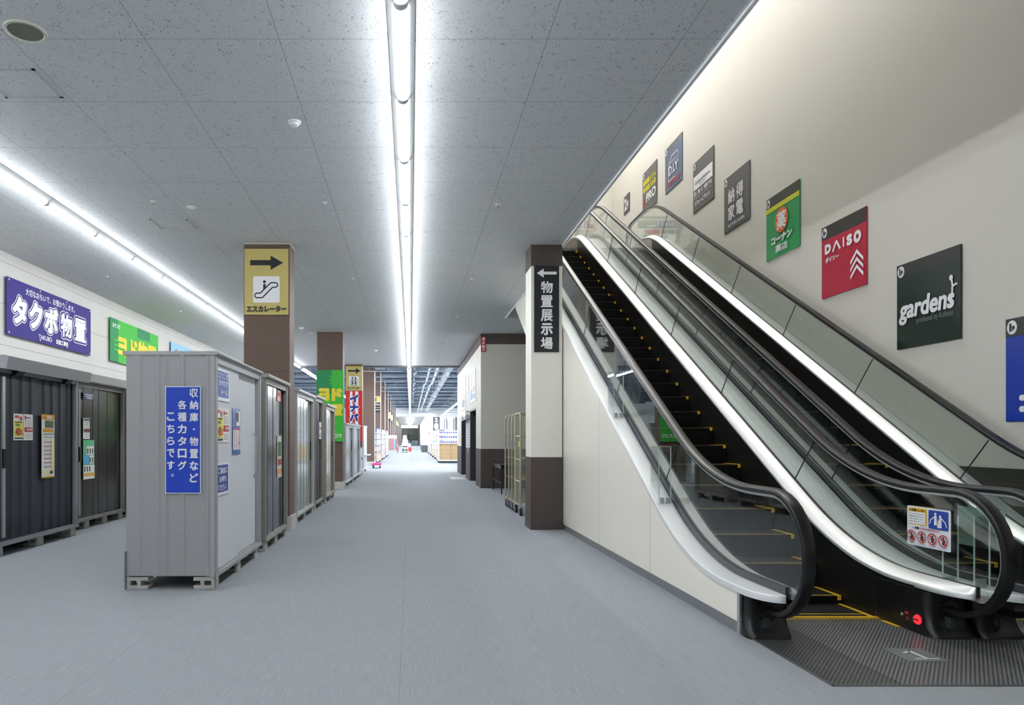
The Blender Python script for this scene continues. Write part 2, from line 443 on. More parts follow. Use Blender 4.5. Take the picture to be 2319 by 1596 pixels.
def brown_column(x0, x1, y0, y1, top=CEIL, lit_edge=False):
    struct('column', MB().box(x0, x1, y0, y1, 0.11, top), M_BROWN)
    struct('column_base', MB().box(x0 - 0.035, x1 + 0.035, y0 - 0.035, y1 + 0.035, 0, 0.22), col(196, 194, 188, 0.5))
    struct('column_cap', MB().box(x0 - 0.012, x1 + 0.012, y0 - 0.012, y1 + 0.012, top - 0.02, top), col(190, 186, 172, 0.5))
    if lit_edge: struct('column_lit_edge', MB().box(x1, x1 + 0.012, y0 - 0.012, y1, 0.22, top - 0.03), M_STEELW)  # white strip painted in for the overexposed side edge of hall columns
brown_column(-2.554, -1.853, 10.75, 11.17)
brown_column(-2.60, -1.885, 19.5, 19.95)
brown_column(-2.60, -1.93, 28.0, 28.45)
COLS = [36.8, 44.2, 51.7, 59.2, 66.8, 74.5, 82, 89.5, 97, 104.5, 112, 119.5, 127, 134.5, 142]
for y in COLS:
    brown_column(-2.55, -1.9, y, y + 0.5, 6.05 if y < 95 else CEIL, True)

# elevator block: two dark openings, dark wainscot and head band
EX, EY0, EY1 = 2.0, 20.0, 30.0
OPEN = [(21.5, 23.65), (25.4, 27.7)]
def eblock(z0, z1, x, y0f):
    m = MB().box(x, 5.7, y0f, 20.9, z0, z1)
    ys = [20.9] + [v for o in OPEN for v in o] + [EY1]
    for a, b in zip(ys[0::2], ys[1::2]):
        if z0 < 2.3 and b > a: m.box(x, x + 1.2, a, b, z0, z1)
    if z0 >= 2.3: m.box(x, x + 1.2, 20.9, EY1, z0, z1)
    return m
struct('wall_elevator_wainscot', eblock(0, 1.12, EX - 0.005, EY0 - 0.005), M_DARKW)
M_ECREAM = col(200, 198, 187, 0.6, var=0.02, scale=3)
struct('wall_elevator', eblock(1.12, 2.365, EX, EY0), M_ECREAM)
struct('wall_elevator_upper', eblock(2.365, 4.10, EX, EY0), M_ECREAM)
struct('wall_elevator_head', eblock(4.10, CEIL, EX - 0.005, EY0 - 0.005), M_DARKW)
bb = MB().box(EX - 0.012, 5.7, EY0 - 0.012, EY0 + 0.3, 0, 0.12)
struct('baseboard_elevator', bb, col(64, 59, 57, 0.5))
struct('wall_elevator_back', MB().box(EX + 1.2, EX + 1.3, 20.9, EY1, 0, CEIL), M_DARKW)
for i, (a, b) in enumerate(OPEN):
    d = MB().box(EX + 0.004, EX + 0.6, a, a + 0.06, 0, 2.365).box(EX + 0.004, EX + 0.6, b - 0.06, b, 0, 2.365).box(EX + 0.004, EX + 0.6, a, b, 2.305, 2.365)
    dr = struct('door_%d' % (i + 1), d, col(58, 60, 66, 0.4, 0.3))
    for k in range(2):
        w = (b - a - 0.12) / 2
        part('door_panel', MB().box(EX + 0.56, EX + 0.6, a + 0.06 + k * w + 0.004, a + 0.06 + (k + 1) * w - 0.004, 0.01, 2.3), col(52, 54, 60, 0.35, 0.4), dr)

# sales hall shell
struct('wall_hall_left', MB().box(-22.2, -22, 28.9, 95, 0, 6.05), col(228, 230, 232, 0.7))
struct('wall_hall_right', MB().box(12, 12.2, 28.9, 95, 0, 6.05), col(228, 230, 232, 0.7))
struct('wall_hall_end', MB().box(1.95, 12, 94, 94.2, 0, 6.05).box(-22, -2.7, 94, 94.2, 0, 6.05), col(240, 241, 243, 0.7))
struct('wall_hall_over', MB().box(-2.7, 1.95, 94, 94.2, CEIL, 6.05), col(240, 241, 243, 0.7))
struct('wall_far_right', MB().box(1.95, 2.1, 94.2, 156, 0, CEIL), col(205, 205, 202, 0.7))
struct('wall_far_left', MB().box(-4.1, -3.95, 94.2, 156, 0, CEIL), col(205, 205, 202, 0.7))

# ---------------------------------------------------------------- ceiling lamps: one batten every 1.335 m, row by row
def batten(x, y, z, length, tube, label, group, name='ceiling_lamp'):
    t = thing(name, label, 'ceiling light', (x, y + length / 2, z), group)
    a, b = y + 0.004, y + length - 0.004
    body = MB().prism([(x - 0.1, z), (x - 0.095, z - 0.012), (x - 0.055, z - 0.05), (x + 0.055, z - 0.05), (x + 0.095, z - 0.012), (x + 0.1, z)], 'y', a, b)
    part('housing', body, M_STEELW, t)
    prof = [(x + 0.052 * math.cos(math.pi * k / 8), z - 0.05 - 0.046 * math.sin(math.pi * k / 8)) for k in range(9)]
    part('diffuser', MB().prism(prof, 'y', a + 0.03, b - 0.03), tube, t)
    part('end_cap', MB().prism(prof, 'y', a, a + 0.03), M_STEELW, t); part('end_cap', MB().prism(prof, 'y', b - 0.03, b), M_STEELW, t)
    return t
ORD = ['first', 'second', 'third', 'fourth', 'fifth', 'sixth', 'seventh', 'eighth', 'ninth', 'tenth', 'eleventh', 'twelfth', 'thirteenth',
       'fourteenth', 'fifteenth', 'sixteenth', 'seventeenth', 'eighteenth', 'nineteenth', 'twentieth', 'twenty-first', 'twenty-second', 'twenty-third',
       'twenty-fourth', 'twenty-fifth', 'twenty-sixth', 'twenty-seventh', 'twenty-eighth', 'twenty-ninth', 'thirtieth']
def lamp_row(x, y0, n, step, z, tube, row, group, skip, src=None):
    for i in range(n):
        lab = '%s glowing lamp from the near end of %s' % (ORD[i - skip], row) if i >= skip else 'glowing lamp out of view on %s' % row
        if src is None: src = batten(x, y0, z, step, tube, lab, group)
        else: dup(src, (x, y0 + i * step + step / 2, z), lab, group)
    return src
R1 = 12.74 - 1.335 * 13
lamp = lamp_row(-0.067, R1, 25, 1.335, CEIL, M_TUBE, 'the row over the aisle middle', 'lamps over the middle of the aisle', 7)
lamp_row(-4.55, R1, 25, 1.335, CEIL, M_TUBE, 'the row over the wall sheds', 'lamps above the wall of sheds', 9, lamp)
hl = None
for x, row, grp in ((-0.067, 'the hall row down the aisle', 'hall lamps down the aisle'), (-4.6, 'the hall row left of the columns', 'hall lamps left of the columns'),
                    (3.9, 'the hall row above the right-hand racks', 'hall lamps above the right-hand racks')):
    for i in range(12):
        lab = '%s bright strip lamp from the corridor in %s' % (ORD[i], row)
        if hl is None:
            hl = batten(x, 29.6, 4.42, 5.3, M_HALLTUBE, lab, grp, 'strip_lamp')
            for yy in (30.2, 32.2, 34.3): part('hanger_rod', MB().cyl((x, yy, 4.42), (x, yy, 6.05), 0.01, 6), M_STEELW, hl)
        else: dup(hl, (x, 29.6 + 5.3 * i + 2.65, 4.42), lab, grp)
fl = None
for i in range(9):
    if fl is None: fl = batten(-0.067, 96, CEIL, 5.3, M_HALLTUBE, 'first strip lamp on the low ceiling beyond the hall', 'lamps of the low far ceiling', 'strip_lamp')
    else: dup(fl, (-0.067, 96 + 5.6 * i + 2.65, CEIL), '%s strip lamp on the low ceiling beyond the hall' % ORD[i], 'lamps of the low far ceiling')
up = None
for x in (3.3, 4.6):
    for i in range(5):
        if up is None: up = batten(x, 6.4, 10.0, 2.4, M_UPTUBE, 'strip lamp high over the escalator well', 'lamps high over the escalator well', 'well_lamp')
        else: dup(up, (x, 6.4 + 2.6 * i + 1.2, 10.0), None, None)

# ---------------------------------------------------------------- small fittings on the corridor ceiling
def cpt(px, py):  # where a ceiling fitting hangs: metres on the ceiling plane
    Y = 1590 * (CEIL - 1.4) / (994 - py); return (px - 930) * Y / 1590, Y
x, y = cpt(58, 70)
t = thing('ceiling_speaker', 'round cream loudspeaker with a grey grille in the ceiling', 'speaker', (x, y, CEIL))
part('rim', MB().lathe((x, y, CEIL), [(0.145, 0), (0.143, -0.012), (0.125, -0.014), (0.118, -0.006)], 32), col(206, 206, 190, 0.5), t, True)
part('grille', MB().lathe((x, y, CEIL), [(0.118, 0.0), (0.118, -0.008), (0.06, -0.010), (0.01, -0.011)], 32), col(120, 121, 112, 0.7, bump=0.6), t)
def hatch(x0, x1, y0, y1, label):
    t = thing('access_hatch', label, 'hatch', ((x0 + x1) / 2, (y0 + y1) / 2, CEIL))
    f = MB()
    for a in ((x0, x1, y0, y0 + 0.025), (x0, x1, y1 - 0.025, y1), (x0, x0 + 0.025, y0, y1), (x1 - 0.025, x1, y0, y1)):
        f.box(*a, CEIL - 0.006, CEIL + 0.001)
    part('hatch_frame', f, M_ALU, t)
    part('hatch_panel', MB().box(x0 + 0.025, x1 - 0.025, y0 + 0.025, y1 - 0.025, CEIL - 0.003, CEIL + 0.001), M_CEIL, t)
hatch(-3.56, -3.05, 5.685, 6.17, 'square access hatch in the ceiling near the round speaker')
hatch(-3.57, -3.05, 9.58, 10.04, 'square access hatch in the ceiling above the silver shed')
def detector(px, py, r, label):
    x, y = cpt(px, py); t = thing('smoke_detector', label, 'smoke detector', (x, y, CEIL))
    part('base_ring', MB().lathe((x, y, CEIL), [(r, 0), (r, -0.012), (r * 0.9, -0.016)], 24), M_STEELW, t, True)
    part('sensor_head', MB().lathe((x, y, CEIL), [(r * 0.72, -0.014), (r * 0.7, -0.032), (r * 0.5, -0.042), (r * 0.2, -0.046)], 20), M_STEELW, t, True)
detector(667, 276, 0.062, 'white smoke detector on the ceiling above the escalator arrow column')
detector(683, 742, 0.07, 'smoke detector beside the column with the green banner')
detector(851, 793, 0.07, 'smoke detector nearest the elevator arrow column')
t0 = None
x, y = cpt(433, 469)
t = thing('recessed_fitting', 'small white ring fitting in the ceiling beside the hatch over the silver shed', 'ceiling fitting', (x, y, CEIL))
part('ring', MB().lathe((x, y, CEIL), [(0.062, 0), (0.062, -0.008), (0.05, -0.010), (0.046, -0.002)], 24), M_STEELW, t, True)
part('lens', MB().lathe((x, y, CEIL), [(0.034, -0.001), (0.03, -0.014), (0.012, -0.018)], 18), M_STEELW, t, True)
x, y = cpt(704, 754)
t = thing('recessed_fitting', 'flat white round fitting in the ceiling just left of the green banner column', 'ceiling fitting', (x, y, CEIL))
part('ring', MB().lathe((x, y, CEIL), [(0.09, 0), (0.09, -0.01), (0.075, -0.012)], 24), M_STEELW, t, True)
SPR = [(347, 456, 'beside the hatch over the silver shed'), (735, 459, 'left of the lamp row, past the smoke detector'), (1128, 463, 'right of the lamp row, nearest the void edge'),
       (242, 626, 'between the blue and green banners'), (798, 630, 'left of the lamp row above the aisle sheds'), (1070, 632, 'right of the lamp row, second along'),
       (847, 716, 'left of the lamp row, fourth along'), (1035, 716, 'right of the lamp row, third along'), (408, 705, 'over the wall banners, far one'), (848, 772, 'left of the lamp row, farthest one'), (1013, 772, 'right of the lamp row, farthest one')]
for px, py, w in SPR:
    x, y = cpt(px, py); t = thing('sprinkler_head', 'tiny sprinkler head on the ceiling ' + w, 'sprinkler', (x, y, CEIL), 'sprinkler heads')
    part('escutcheon', MB().lathe((x, y, CEIL), [(0.036, 0), (0.034, -0.006), (0.014, -0.01)], 16), M_STEELW, t, True)
    part('deflector', MB().cyl((x, y, CEIL - 0.008), (x, y, CEIL - 0.035), 0.006, 8).lathe((x, y, CEIL - 0.038), [(0.02, 0), (0.02, 0.004)], 12), M_ALU, t)

# ---------------------------------------------------------------- wayfinding boards on the columns
X, Z = (1, 0, 0), (0, 0, 1)
GOLD = col(196, 180, 108, 0.5)
b = Board('arrow_sign', 'black vertical sign with white left arrow on the cream column by the escalator', 'sign', (1.905, 10.836, 2.742), X, Z, 0.382, 1.328, col(36, 37, 38, 0.4), 0.015)
b.start('arrow', WHITE).poly([(0.04, 1.215), (0.145, 1.285), (0.145, 1.237), (0.345, 1.237), (0.345, 1.193), (0.145, 1.193), (0.145, 1.145)])
b.start('lettering', WHITE).column_text('物置展示場', 0.1, 0.285, 1.09, 0.2155, bold=0.045)
b.done()
b = Board('arrow_sign', 'gold sign with black right arrow and escalator pictogram on the brown column', 'sign', (-2.54, 10.746, 3.300), X, Z, 0.669, 1.006, GOLD, 0.015)
U = 0.669 / 878; V0 = 1.006
def gp(a, c): return ((a - 125) * U, V0 - (c - 210) * 1.006 / 1320)
b.start('arrow', INK).poly([gp(240, 435), gp(650, 435), gp(650, 345), gp(900, 490), gp(650, 632), gp(650, 540), gp(240, 540)][::-1])
(u0, v0), (u1, v1) = gp(300, 1290), gp(832, 760)
b.start('pictogram_panel', WHITE).rect(u0, v0, u1, v1, 0.025)
def escalator_path(g):
    o = [g(655, 890), g(745, 890)] + [g(745 + 46 * math.sin(a), 936 - 46 * math.cos(a)) for a in [math.pi * k / 8 for k in range(9)]]
    o += [g(690, 982), g(485, 1190), g(380, 1190)] + [g(380 - 46 * math.sin(a), 1144 + 46 * math.cos(a)) for a in [math.pi * k / 8 for k in range(9)]] + [g(445, 1098), g(655, 890)]
    return o
b.start('pictogram', INK).line(escalator_path(gp), 0.019)
cu, cv = gp(527, 871); b.disc(cu, cv, 0.023)
b.poly([gp(502, 930), gp(512, 915), gp(543, 915), gp(555, 930), gp(555, 975), gp(502, 1030)][::-1])
(u0, v0), (u1, v1) = gp(168, 1480), gp(968, 1348)
b.start('lettering', INK).text('エスカレーター', u0, v0, u1, v1, 0.05)
b.done()
b = Board('arrow_sign', 'gold sign with black right arrow and elevator pictogram above the red banner', 'sign', (-2.585, 27.98, 3.33), X, Z, 0.66, 0.97, GOLD, 0.015)
b.start('arrow', INK).poly([(0.09, 0.82), (0.40, 0.82), (0.40, 0.90), (0.585, 0.785), (0.40, 0.67), (0.40, 0.75), (0.09, 0.75)][::-1])
b.start('pictogram_panel', WHITE).rect(0.13, 0.19, 0.525, 0.57, 0.03)
b.start('pictogram', INK).line([(0.205, 0.22), (0.45, 0.22), (0.45, 0.42), (0.205, 0.42), (0.205, 0.22)], 0.022)
for u in (0.275, 0.38): b.disc(u, 0.385, 0.022); b.rect(u - 0.028, 0.25, u + 0.028, 0.36)
b.poly([(0.20, 0.49), (0.265, 0.55), (0.33, 0.49)][::-1]).rect(0.252, 0.44, 0.278, 0.5)
b.poly([(0.325, 0.5), (0.39, 0.44), (0.455, 0.5)]).rect(0.377, 0.49, 0.403, 0.55)
b.start('lettering', INK).text('エレベーター', 0.05, 0.05, 0.61, 0.15, 0.05)
b.done()
b = Board('arrow_sign', 'small gold and black direction sign on a far brown column in the hall', 'sign', (-2.32, 44.16, 3.1), X, Z, 0.42, 1.0, GOLD, 0.015)
b.start('black_panel', col(36, 40, 38)).rect(0, 0.30, 0.42, 0.60).rect(0, 0.0, 0.42, 0.27)
b.start('arrow', INK).poly([(0.03, 0.82), (0.16, 0.95), (0.16, 0.66), (0.10, 0.66), (0.10, 0.82)][::-1])
b.start('lettering', WHITE).text('e Place', 0.02, 0.42, 0.4, 0.54).text('gardens', 0.06, 0.08, 0.38, 0.2)
b.done()
for k, y in enumerate([66.8, 74.5, 97, 104.5, 112]):
    b = Board('hanging_sign', '%s yellowish sign on the far brown columns, past the gold and black sign' % ORD[k], 'sign', (-2.3, y - 0.03, 3.0), X, Z, 0.4, 0.95, col(206, 200, 150), 0.015)
    b.start('black_panel', col(50, 52, 50)).rect(0, 0, 0.4, 0.35); b.done()

# cloth banners tied round the columns
GREEN = col(66, 188, 64, 0.7); DGREEN = col(40, 140, 84, 0.7); LEMON = col(236, 216, 66, 0.7)
b = Board('cloth_banner', 'green vertical banner with yellow lettering on the brown column', 'banner', (-2.61, 19.46, 1.33), X, Z, 0.745, 1.98, GREEN, 0.012)
b.start('dark_panel', DGREEN).rect(0, 1.33, 0.42, 1.98)
b.start('light_bar', GREEN).rect(0.42, 1.82, 0.745, 1.98)
for v in (1.82, 1.73, 1.64): b.rect(0.36, v - 0.045, 0.6, v)
b.start('lettering', LEMON).text('ヨ', 0.06, 1.12, 0.36, 1.48, 0.09).text('ド', 0.42, 1.12, 0.72, 1.48, 0.09)
b.text('物', 0.06, 0.72, 0.36, 1.04, 0.06).text('置', 0.42, 0.72, 0.74, 1.04, 0.05)
b.start('small_lettering', WHITE).text('ヨドコウ', 0.3, 0.1, 0.7, 0.22, 0.05)
b.done()
RED = col(206, 46, 36, 0.7); NAVY = col(44, 42, 140, 0.7)
b = Board('cloth_banner', 'red and white vertical banner with blue lettering under the elevator sign', 'banner', (-2.59, 27.985, 1.3), X, Z, 0.665, 2.02, RED, 0.01)
b.start('white_stripe', WHITE).rect(0.17, 0.0, 0.27, 2.0).rect(0.38, 0, 0.5, 2.0)
b.start('lettering_outline', WHITE).column_text('イナバ物置', 0.13, 0.54, 1.88, 0.375, 0.34, 0.15)
b.start('lettering', NAVY).column_text('イナバ物置', 0.15, 0.52, 1.865, 0.375, 0.31, 0.085)
b.done()

# banners on the cream wall; right of the reader is away from the camera
Yv = (0, 1, 0); WX = -6.47
def wall_banner(*a, **k): return Board('cloth_banner', *a, **k)
PURPLE = col(56, 46, 128, 0.75)
b = wall_banner('purple cloth banner with big white outlined lettering on the cream wall', 'banner', (WX, 11.23, 3.08), Yv, Z, 2.95, 0.93, PURPLE, 0.008)
b.start('tagline', WHITE).text('大切なおもいで、お預かりします。', 0.55, 0.74, 2.27, 0.86, 0.015)
big = 'タクボ物置'
spans = [(0.11, 0.62), (0.61, 1.12), (1.11, 1.66), (1.66, 2.21), (2.20, 2.78)]
for nm, m, r in (('lettering_outline', WHITE, 0.066), ('lettering_gap', PURPLE, 0.050), ('lettering', WHITE, 0.030)):
    b.start(nm, m)
    for ch, (u0, u1) in zip(big, spans): b.text_r(ch, u0 + 0.07, 0.235, u1 - 0.07, 0.645, r * (0.5 if nm == 'lettering' and ch in '物置' else 1))
b.start('maker_line', WHITE).text('TAKUBO', 0.95, 0.06, 1.4, 0.14, 0.03).text('田窪工業所', 1.55, 0.05, 2.0, 0.14, 0.04)
b.start('eyelet', M_ALU)
for u in (0.05, 1.0, 1.95, 2.9):
    for v in (0.04, 0.89): b.disc(u, v, 0.018)
b.done()
b = wall_banner('bright green cloth banner with yellow lettering on the cream wall', 'banner', (WX, 15.1, 3.09), Yv, Z, 2.87, 0.94, GREEN, 0.008)
b.start('dark_panel', DGREEN).rect(0, 0, 0.42, 0.94).rect(1.5, 0.7, 2.3, 0.94)
b.start('light_bar', GREEN)
for v in (0.50, 0.40, 0.30): b.rect(0.2, v - 0.05, 0.42, v)
b.start('lettering', LEMON).text_r('ヨド物置', 0.42, 0.17, 2.7, 0.62, 0.03)
b.start('small_lettering', WHITE).text('ヨドコウ', 0.1, 0.74, 0.5, 0.84, 0.05)
b.done()
b = wall_banner('pale blue cloth banner with a yellow end half hidden behind the silver shed', 'banner', (WX, 18.93, 3.1), Yv, Z, 2.6, 0.93, col(150, 200, 232, 0.7), 0.008)
b.start('yellow_panel', LEMON).rect(1.2, 0, 2.6, 0.6)
b.start('dark_shape', col(150, 110, 110)).disc(0.45, 0.55, 0.28, 0.22)
b.start('lettering', col(210, 60, 60)).rect(1.3, 0.1, 2.5, 0.2)
b.done()

# ---------------------------------------------------------------- display sheds and the blocks they stand on
def rib_profile(y0, y1, x, period, depth, thick, duty=0.5, slope=0.012):
    """zigzag outline in (x, y): front face with raised ribs, flat back"""
    pts = [(x - thick, y1), (x - thick, y0), (x, y0)]
    n = max(1, int((y1 - y0) / period)); p = (y1 - y0) / n
    for i in range(n):
        a = y0 + i * p + p * (1 - duty) / 2; b = a + p * duty
        pts += [(x, a), (x + depth, a + slope), (x + depth, b - slope), (x, b)]
    return pts + [(x, y1)]
def fix(mb): return mb
def grid_prism(xs, zs, filled, y0, y1):
    """cells of a grid pushed along y, sharing their corners: one closed connected shape"""
    mb = MB(); idx = {}
    def vid(i, j, k):
        if (i, j, k) not in idx:
            idx[(i, j, k)] = len(mb.v); mb.v.append((xs[i], (y0, y1)[k], zs[j]))
        return idx[(i, j, k)]
    F = set(filled)
    for i, j in F:
        mb.f.append((vid(i, j, 0), vid(i + 1, j, 0), vid(i + 1, j + 1, 0), vid(i, j + 1, 0)))
        mb.f.append((vid(i, j, 1), vid(i, j + 1, 1), vid(i + 1, j + 1, 1), vid(i + 1, j, 1)))
        for di, dj, a, b in ((-1, 0, (0, 0), (0, 1)), (1, 0, (1, 0), (1, 1)), (0, -1, (0, 0), (1, 0)), (0, 1, (0, 1), (1, 1))):
            if (i + di, j + dj) not in F:
                p, q = (i + a[0], j + a[1]), (i + b[0], j + b[1])
                mb.f.append((vid(*p, 0), vid(*q, 0), vid(*q, 1), vid(*p, 1)))
    return mb
def block_mesh(x, y, flip=False):
    """hollow concrete block: one closed core and one open half core; x is its front edge, y its near face"""
    w, l, h = 0.2, 0.15, 0.115
    xs = [x - w, x - w + 0.035, x - w + 0.045, x - w + 0.10, x - w + 0.135, x]
    if flip: xs = [x - w, x - w + 0.065, x - w + 0.10, x - w + 0.155, x - w + 0.165, x]
    zs = [0, 0.035, 0.08, h]
    cells = {(i, j) for i in range(5) for j in range(3)}
    cells -= {(1, 1), (2, 1), (4, 1)} if not flip else {(0, 1), (2, 1), (3, 1)}
    return grid_prism(xs, zs, cells, y, y + l)
def blocks(xf, ys, label, group, rear=None):
    for i, y in enumerate(ys):
        o = solo('concrete_block', block_mesh(xf - 0.012, y, True), M_CONC, '%s concrete block from the near end under %s' % (ORD[i], label), 'concrete block', group)
        bevel(o, 0.004, 1)
    if rear is not None:
        o = solo('concrete_block', block_mesh(rear + 0.2, ys[0], False), M_CONC, 'concrete block under the near back corner of %s' % label, 'concrete block', group)
        bevel(o, 0.004, 1)

def shed(name, label, xf, y0, y1, depth, z1, frame, side, door, door_rough, rib, roof_over=0.05, roof_h=0.05, z0=0.118, split=0.5, handle='bar', handle_y=None, dmetal=0.0, group=None, roof=None):
    t = thing(name, label, 'shed', (xf - depth / 2, (y0 + y1) / 2, z0), group)
    fm = col(*frame, 0.42, 0.25, var=0.03); sm = col(*side, 0.45, 0.2, var=0.03); dm = col(*door, door_rough, dmetal, var=0.03)
    xb = xf - depth
    zt = z1 - roof_h
    for nm, ya, yb, s in (('side_panel', y0, y0 + 0.03, -1), ('side_panel', y1 - 0.03, y1, 1)):
        ys = ya if s < 0 else yb
        # ribbed outline in (x, y)
        pts = [(xb, ya if s > 0 else yb), (xf - 0.045, ya if s > 0 else yb)]
        front = [(xb, ys)]
        w = depth - 0.045
        for f, d in ((0.16, 0.012), (0.20, 0.0), (0.335, 0.0), (0.36, 0.012), (0.385, 0.012), (0.41, 0.0), (0.45, 0.0), (0.475, 0.012), (0.50, 0.0), (0.625, 0.0), (0.645, 0.012), (0.68, 0.012), (0.70, 0.0), (0.93, 0.0), (0.945, 0.01), (0.97, 0.01), (0.985, 0)):
            front.append((xb + w * f, ys + s * d * 0.8))
        front.append((xf - 0.045, ys))
        part(nm, MB().prism(pts + front[::-1], 'z', z0 + 0.01, zt), sm, t)
    part('back_panel', MB().box(xb - 0.005, xb + 0.02, y0 + 0.03, y1 - 0.03, z0 + 0.01, zt), sm, t)
    part('base_plate', MB().box(xb + 0.01, xf - 0.03, y0 + 0.035, y1 - 0.035, z0, z0 + 0.03), fm, t)
    for ya, yb in ((y0 - 0.004, y0 + 0.075), (y1 - 0.075, y1 + 0.004)):
        g = MB().prism([(xf - 0.05, ya), (xf - 0.012, ya), (xf - 0.012, ya + 0.012), (xf, ya + 0.012), (xf, ya + 0.034), (xf - 0.014, ya + 0.034), (xf - 0.014, yb - 0.034), (xf, yb - 0.034), (xf, yb - 0.012), (xf - 0.012, yb - 0.012), (xf - 0.012, yb), (xf - 0.05, yb)], 'z', z0 - 0.003, zt)
        part('corner_post', g, fm, t)
    part('sill_rail', MB().prism([(xf - 0.09, z0), (xf + 0.012, z0), (xf + 0.012, z0 + 0.035), (xf - 0.012, z0 + 0.035), (xf - 0.012, z0 + 0.055), (xf - 0.03, z0 + 0.055), (xf - 0.03, z0 + 0.045), (xf - 0.09, z0 + 0.045)], 'y', y0 + 0.006, y1 - 0.006), fm, t)
    part('head_rail', MB().box(xf - 0.09, xf - 0.006, y0 + 0.075, y1 - 0.075, zt - 0.07, zt), fm, t)
    if roof == 'hood':
        o = 0.16
        pr = [(xb - 0.05, zt), (xf - 0.02, zt), (xf - 0.02, zt - 0.02), (xf + o, zt - 0.05), (xf + o + 0.03, zt + 0.1), (xf + o - 0.02, zt + 0.115), (xb - 0.05, zt + 0.06)]
        part('roof', MB().prism(pr, 'y', y0 - 0.06, y1 + 0.015), fm, t)
        for yy in (y0 + 0.35, y1 - 0.45):
            part('hood_bracket', MB().prism([(xf - 0.02, zt - 0.09), (xf + 0.02, zt - 0.09), (xf + 0.09, zt - 0.03), (xf - 0.02, zt - 0.03)], 'y', yy, yy + 0.16), M_BLACK, t)
    else:
        pr = [(xb - 0.03, zt), (xf + roof_over, zt), (xf + roof_over, zt + 0.012), (xf + roof_over + 0.012, zt + 0.012), (xf + roof_over + 0.012, z1 - 0.004), (xf + roof_over, z1), (xb - 0.03, z1)]
        part('roof', MB().prism(pr, 'y', y0 - 0.012, y1 + 0.012), fm, t)
    ym = y0 + 0.07 + (y1 - y0 - 0.14) * split
    for k, (ya, yb, x) in enumerate(((y0 + 0.07, ym + 0.03, xf - 0.025), (ym - 0.03, y1 - 0.07, xf - 0.055))):
        if rib == 'flat':
            m = MB().prism(rib_profile(ya, yb, x, 0.022, 0.0015, 0.02, 0.6, 0.003), 'z', z0 + 0.05, zt - 0.05)
        elif rib == 'deep':
            m = MB().prism(rib_profile(ya, yb, x - 0.01, 0.19, 0.016, 0.01, 0.42, 0.016), 'z', z0 + 0.05, zt - 0.05)
        else:
            m = MB().prism(rib_profile(ya, yb, x - 0.004, 0.28, 0.005, 0.014, 0.16, 0.006), 'z', z0 + 0.05, zt - 0.05)
        d = part('door', m, dm, t)
        hy = (handle_y[k] if handle_y else (ya + 0.05 if k == 0 else yb - 0.06))
        if hy is None: continue
        if handle == 'bar':
            part('handle', MB().tube([(x + 0.01, hy, 0.95), (x + 0.035, hy, 1.0), (x + 0.035, hy, 1.42), (x + 0.01, hy, 1.47)], 0.009), fm, d, True)
        elif handle == 'strip':
            part('handle', MB().box(x, x + 0.025, hy - 0.03, hy + 0.03, z0 + 0.1, zt - 0.12), M_ALU if dmetal == 0 else fm, d)
            part('lock', MB().box(x + 0.02, x + 0.038, hy - 0.035, hy + 0.035, 1.05, 1.28), M_BLACK, d)
        elif handle == 'cup':
            part('handle', MB().box(x, x + 0.012, hy - 0.02, hy + 0.02, 1.0, 1.35), M_BLACK, d)
    return t

# the silver shed at the head of the row along the aisle
shed('storage_shed', 'silver grey shed with a blue vertical sign on its near end', -1.81, 6.53, 8.5, 0.835, 2.217, (168, 169, 171), (160, 161, 163), (206, 210, 214), 0.5, 'flat', 0.012, 0.035, handle='bar', handle_y=(None, 8.3), split=0.47)
blocks(-1.81, (6.53, 7.38, 8.22), 'the silver grey shed', 'blocks under the silver grey shed', -2.645)
for i, (x, lab) in enumerate(((-2.652, 'left'), (-1.798, 'right'))):
    s = -1 if i == 0 else 1
    solo('anchor_plate', MB().box(x - 0.004, x + 0.004, 6.50, 6.56, 0.004, 0.36 if i == 0 else 0.2).box(x - 0.03, x + 0.06, 6.485, 6.57, 0, 0.005), M_SILVER,
         'thin metal anchor strap at the near %s corner of the silver grey shed' % ('back' if i == 0 else 'front'), 'anchor strap')
shed('storage_shed', 'aisle shed with glossy charcoal doors just before the first brown column', -1.80, 8.72, 10.28, 0.80, 2.215, (150, 148, 142), (150, 148, 142), (56, 60, 70), 0.12, 'fine', 0.03, 0.05, handle='cup', handle_y=(None, 9.62), split=0.5)
blocks(-1.80, (8.74, 9.4, 10.1), 'the glossy charcoal shed', 'blocks under the glossy charcoal shed')
shed('storage_shed', 'aisle shed with shiny grey green doors just past the first brown column', -1.86, 11.5, 13.55, 0.80, 2.23, (186, 188, 186), (170, 172, 170), (140, 148, 136), 0.12, 'fine', 0.03, 0.05, handle='cup', dmetal=0.3)
blocks(-1.86, (11.52, 12.4, 13.35), 'the grey green shed', 'blocks under the grey green shed')
shed('storage_shed', 'aisle shed with dark slate doors and a dark bar handle', -1.86, 13.72, 14.95, 0.80, 2.27, (150, 148, 144), (150, 148, 144), (74, 72, 78), 0.3, 'deep', 0.03, 0.05, handle='bar')
blocks(-1.86, (13.74, 14.75), 'the slate shed', 'blocks under the slate shed')
shed('storage_shed', 'narrow pale bronze aisle shed just before the green banner column', -1.84, 15.3, 17.05, 0.80, 2.18, (170, 165, 154), (160, 156, 148), (172, 170, 160), 0.15, 'fine', 0.03, 0.05, handle='cup', dmetal=0.4)
blocks(-1.84, (15.32, 16.1, 16.85), 'the pale bronze shed', 'blocks under the pale bronze shed')
shed('storage_shed', 'low shiny shed just past the green banner column', -1.87, 20.25, 22.95, 0.7, 1.87, (200, 202, 204), (180, 182, 184), (170, 176, 180), 0.12, 'fine', 0.03, 0.05, handle='cup', dmetal=0.5)
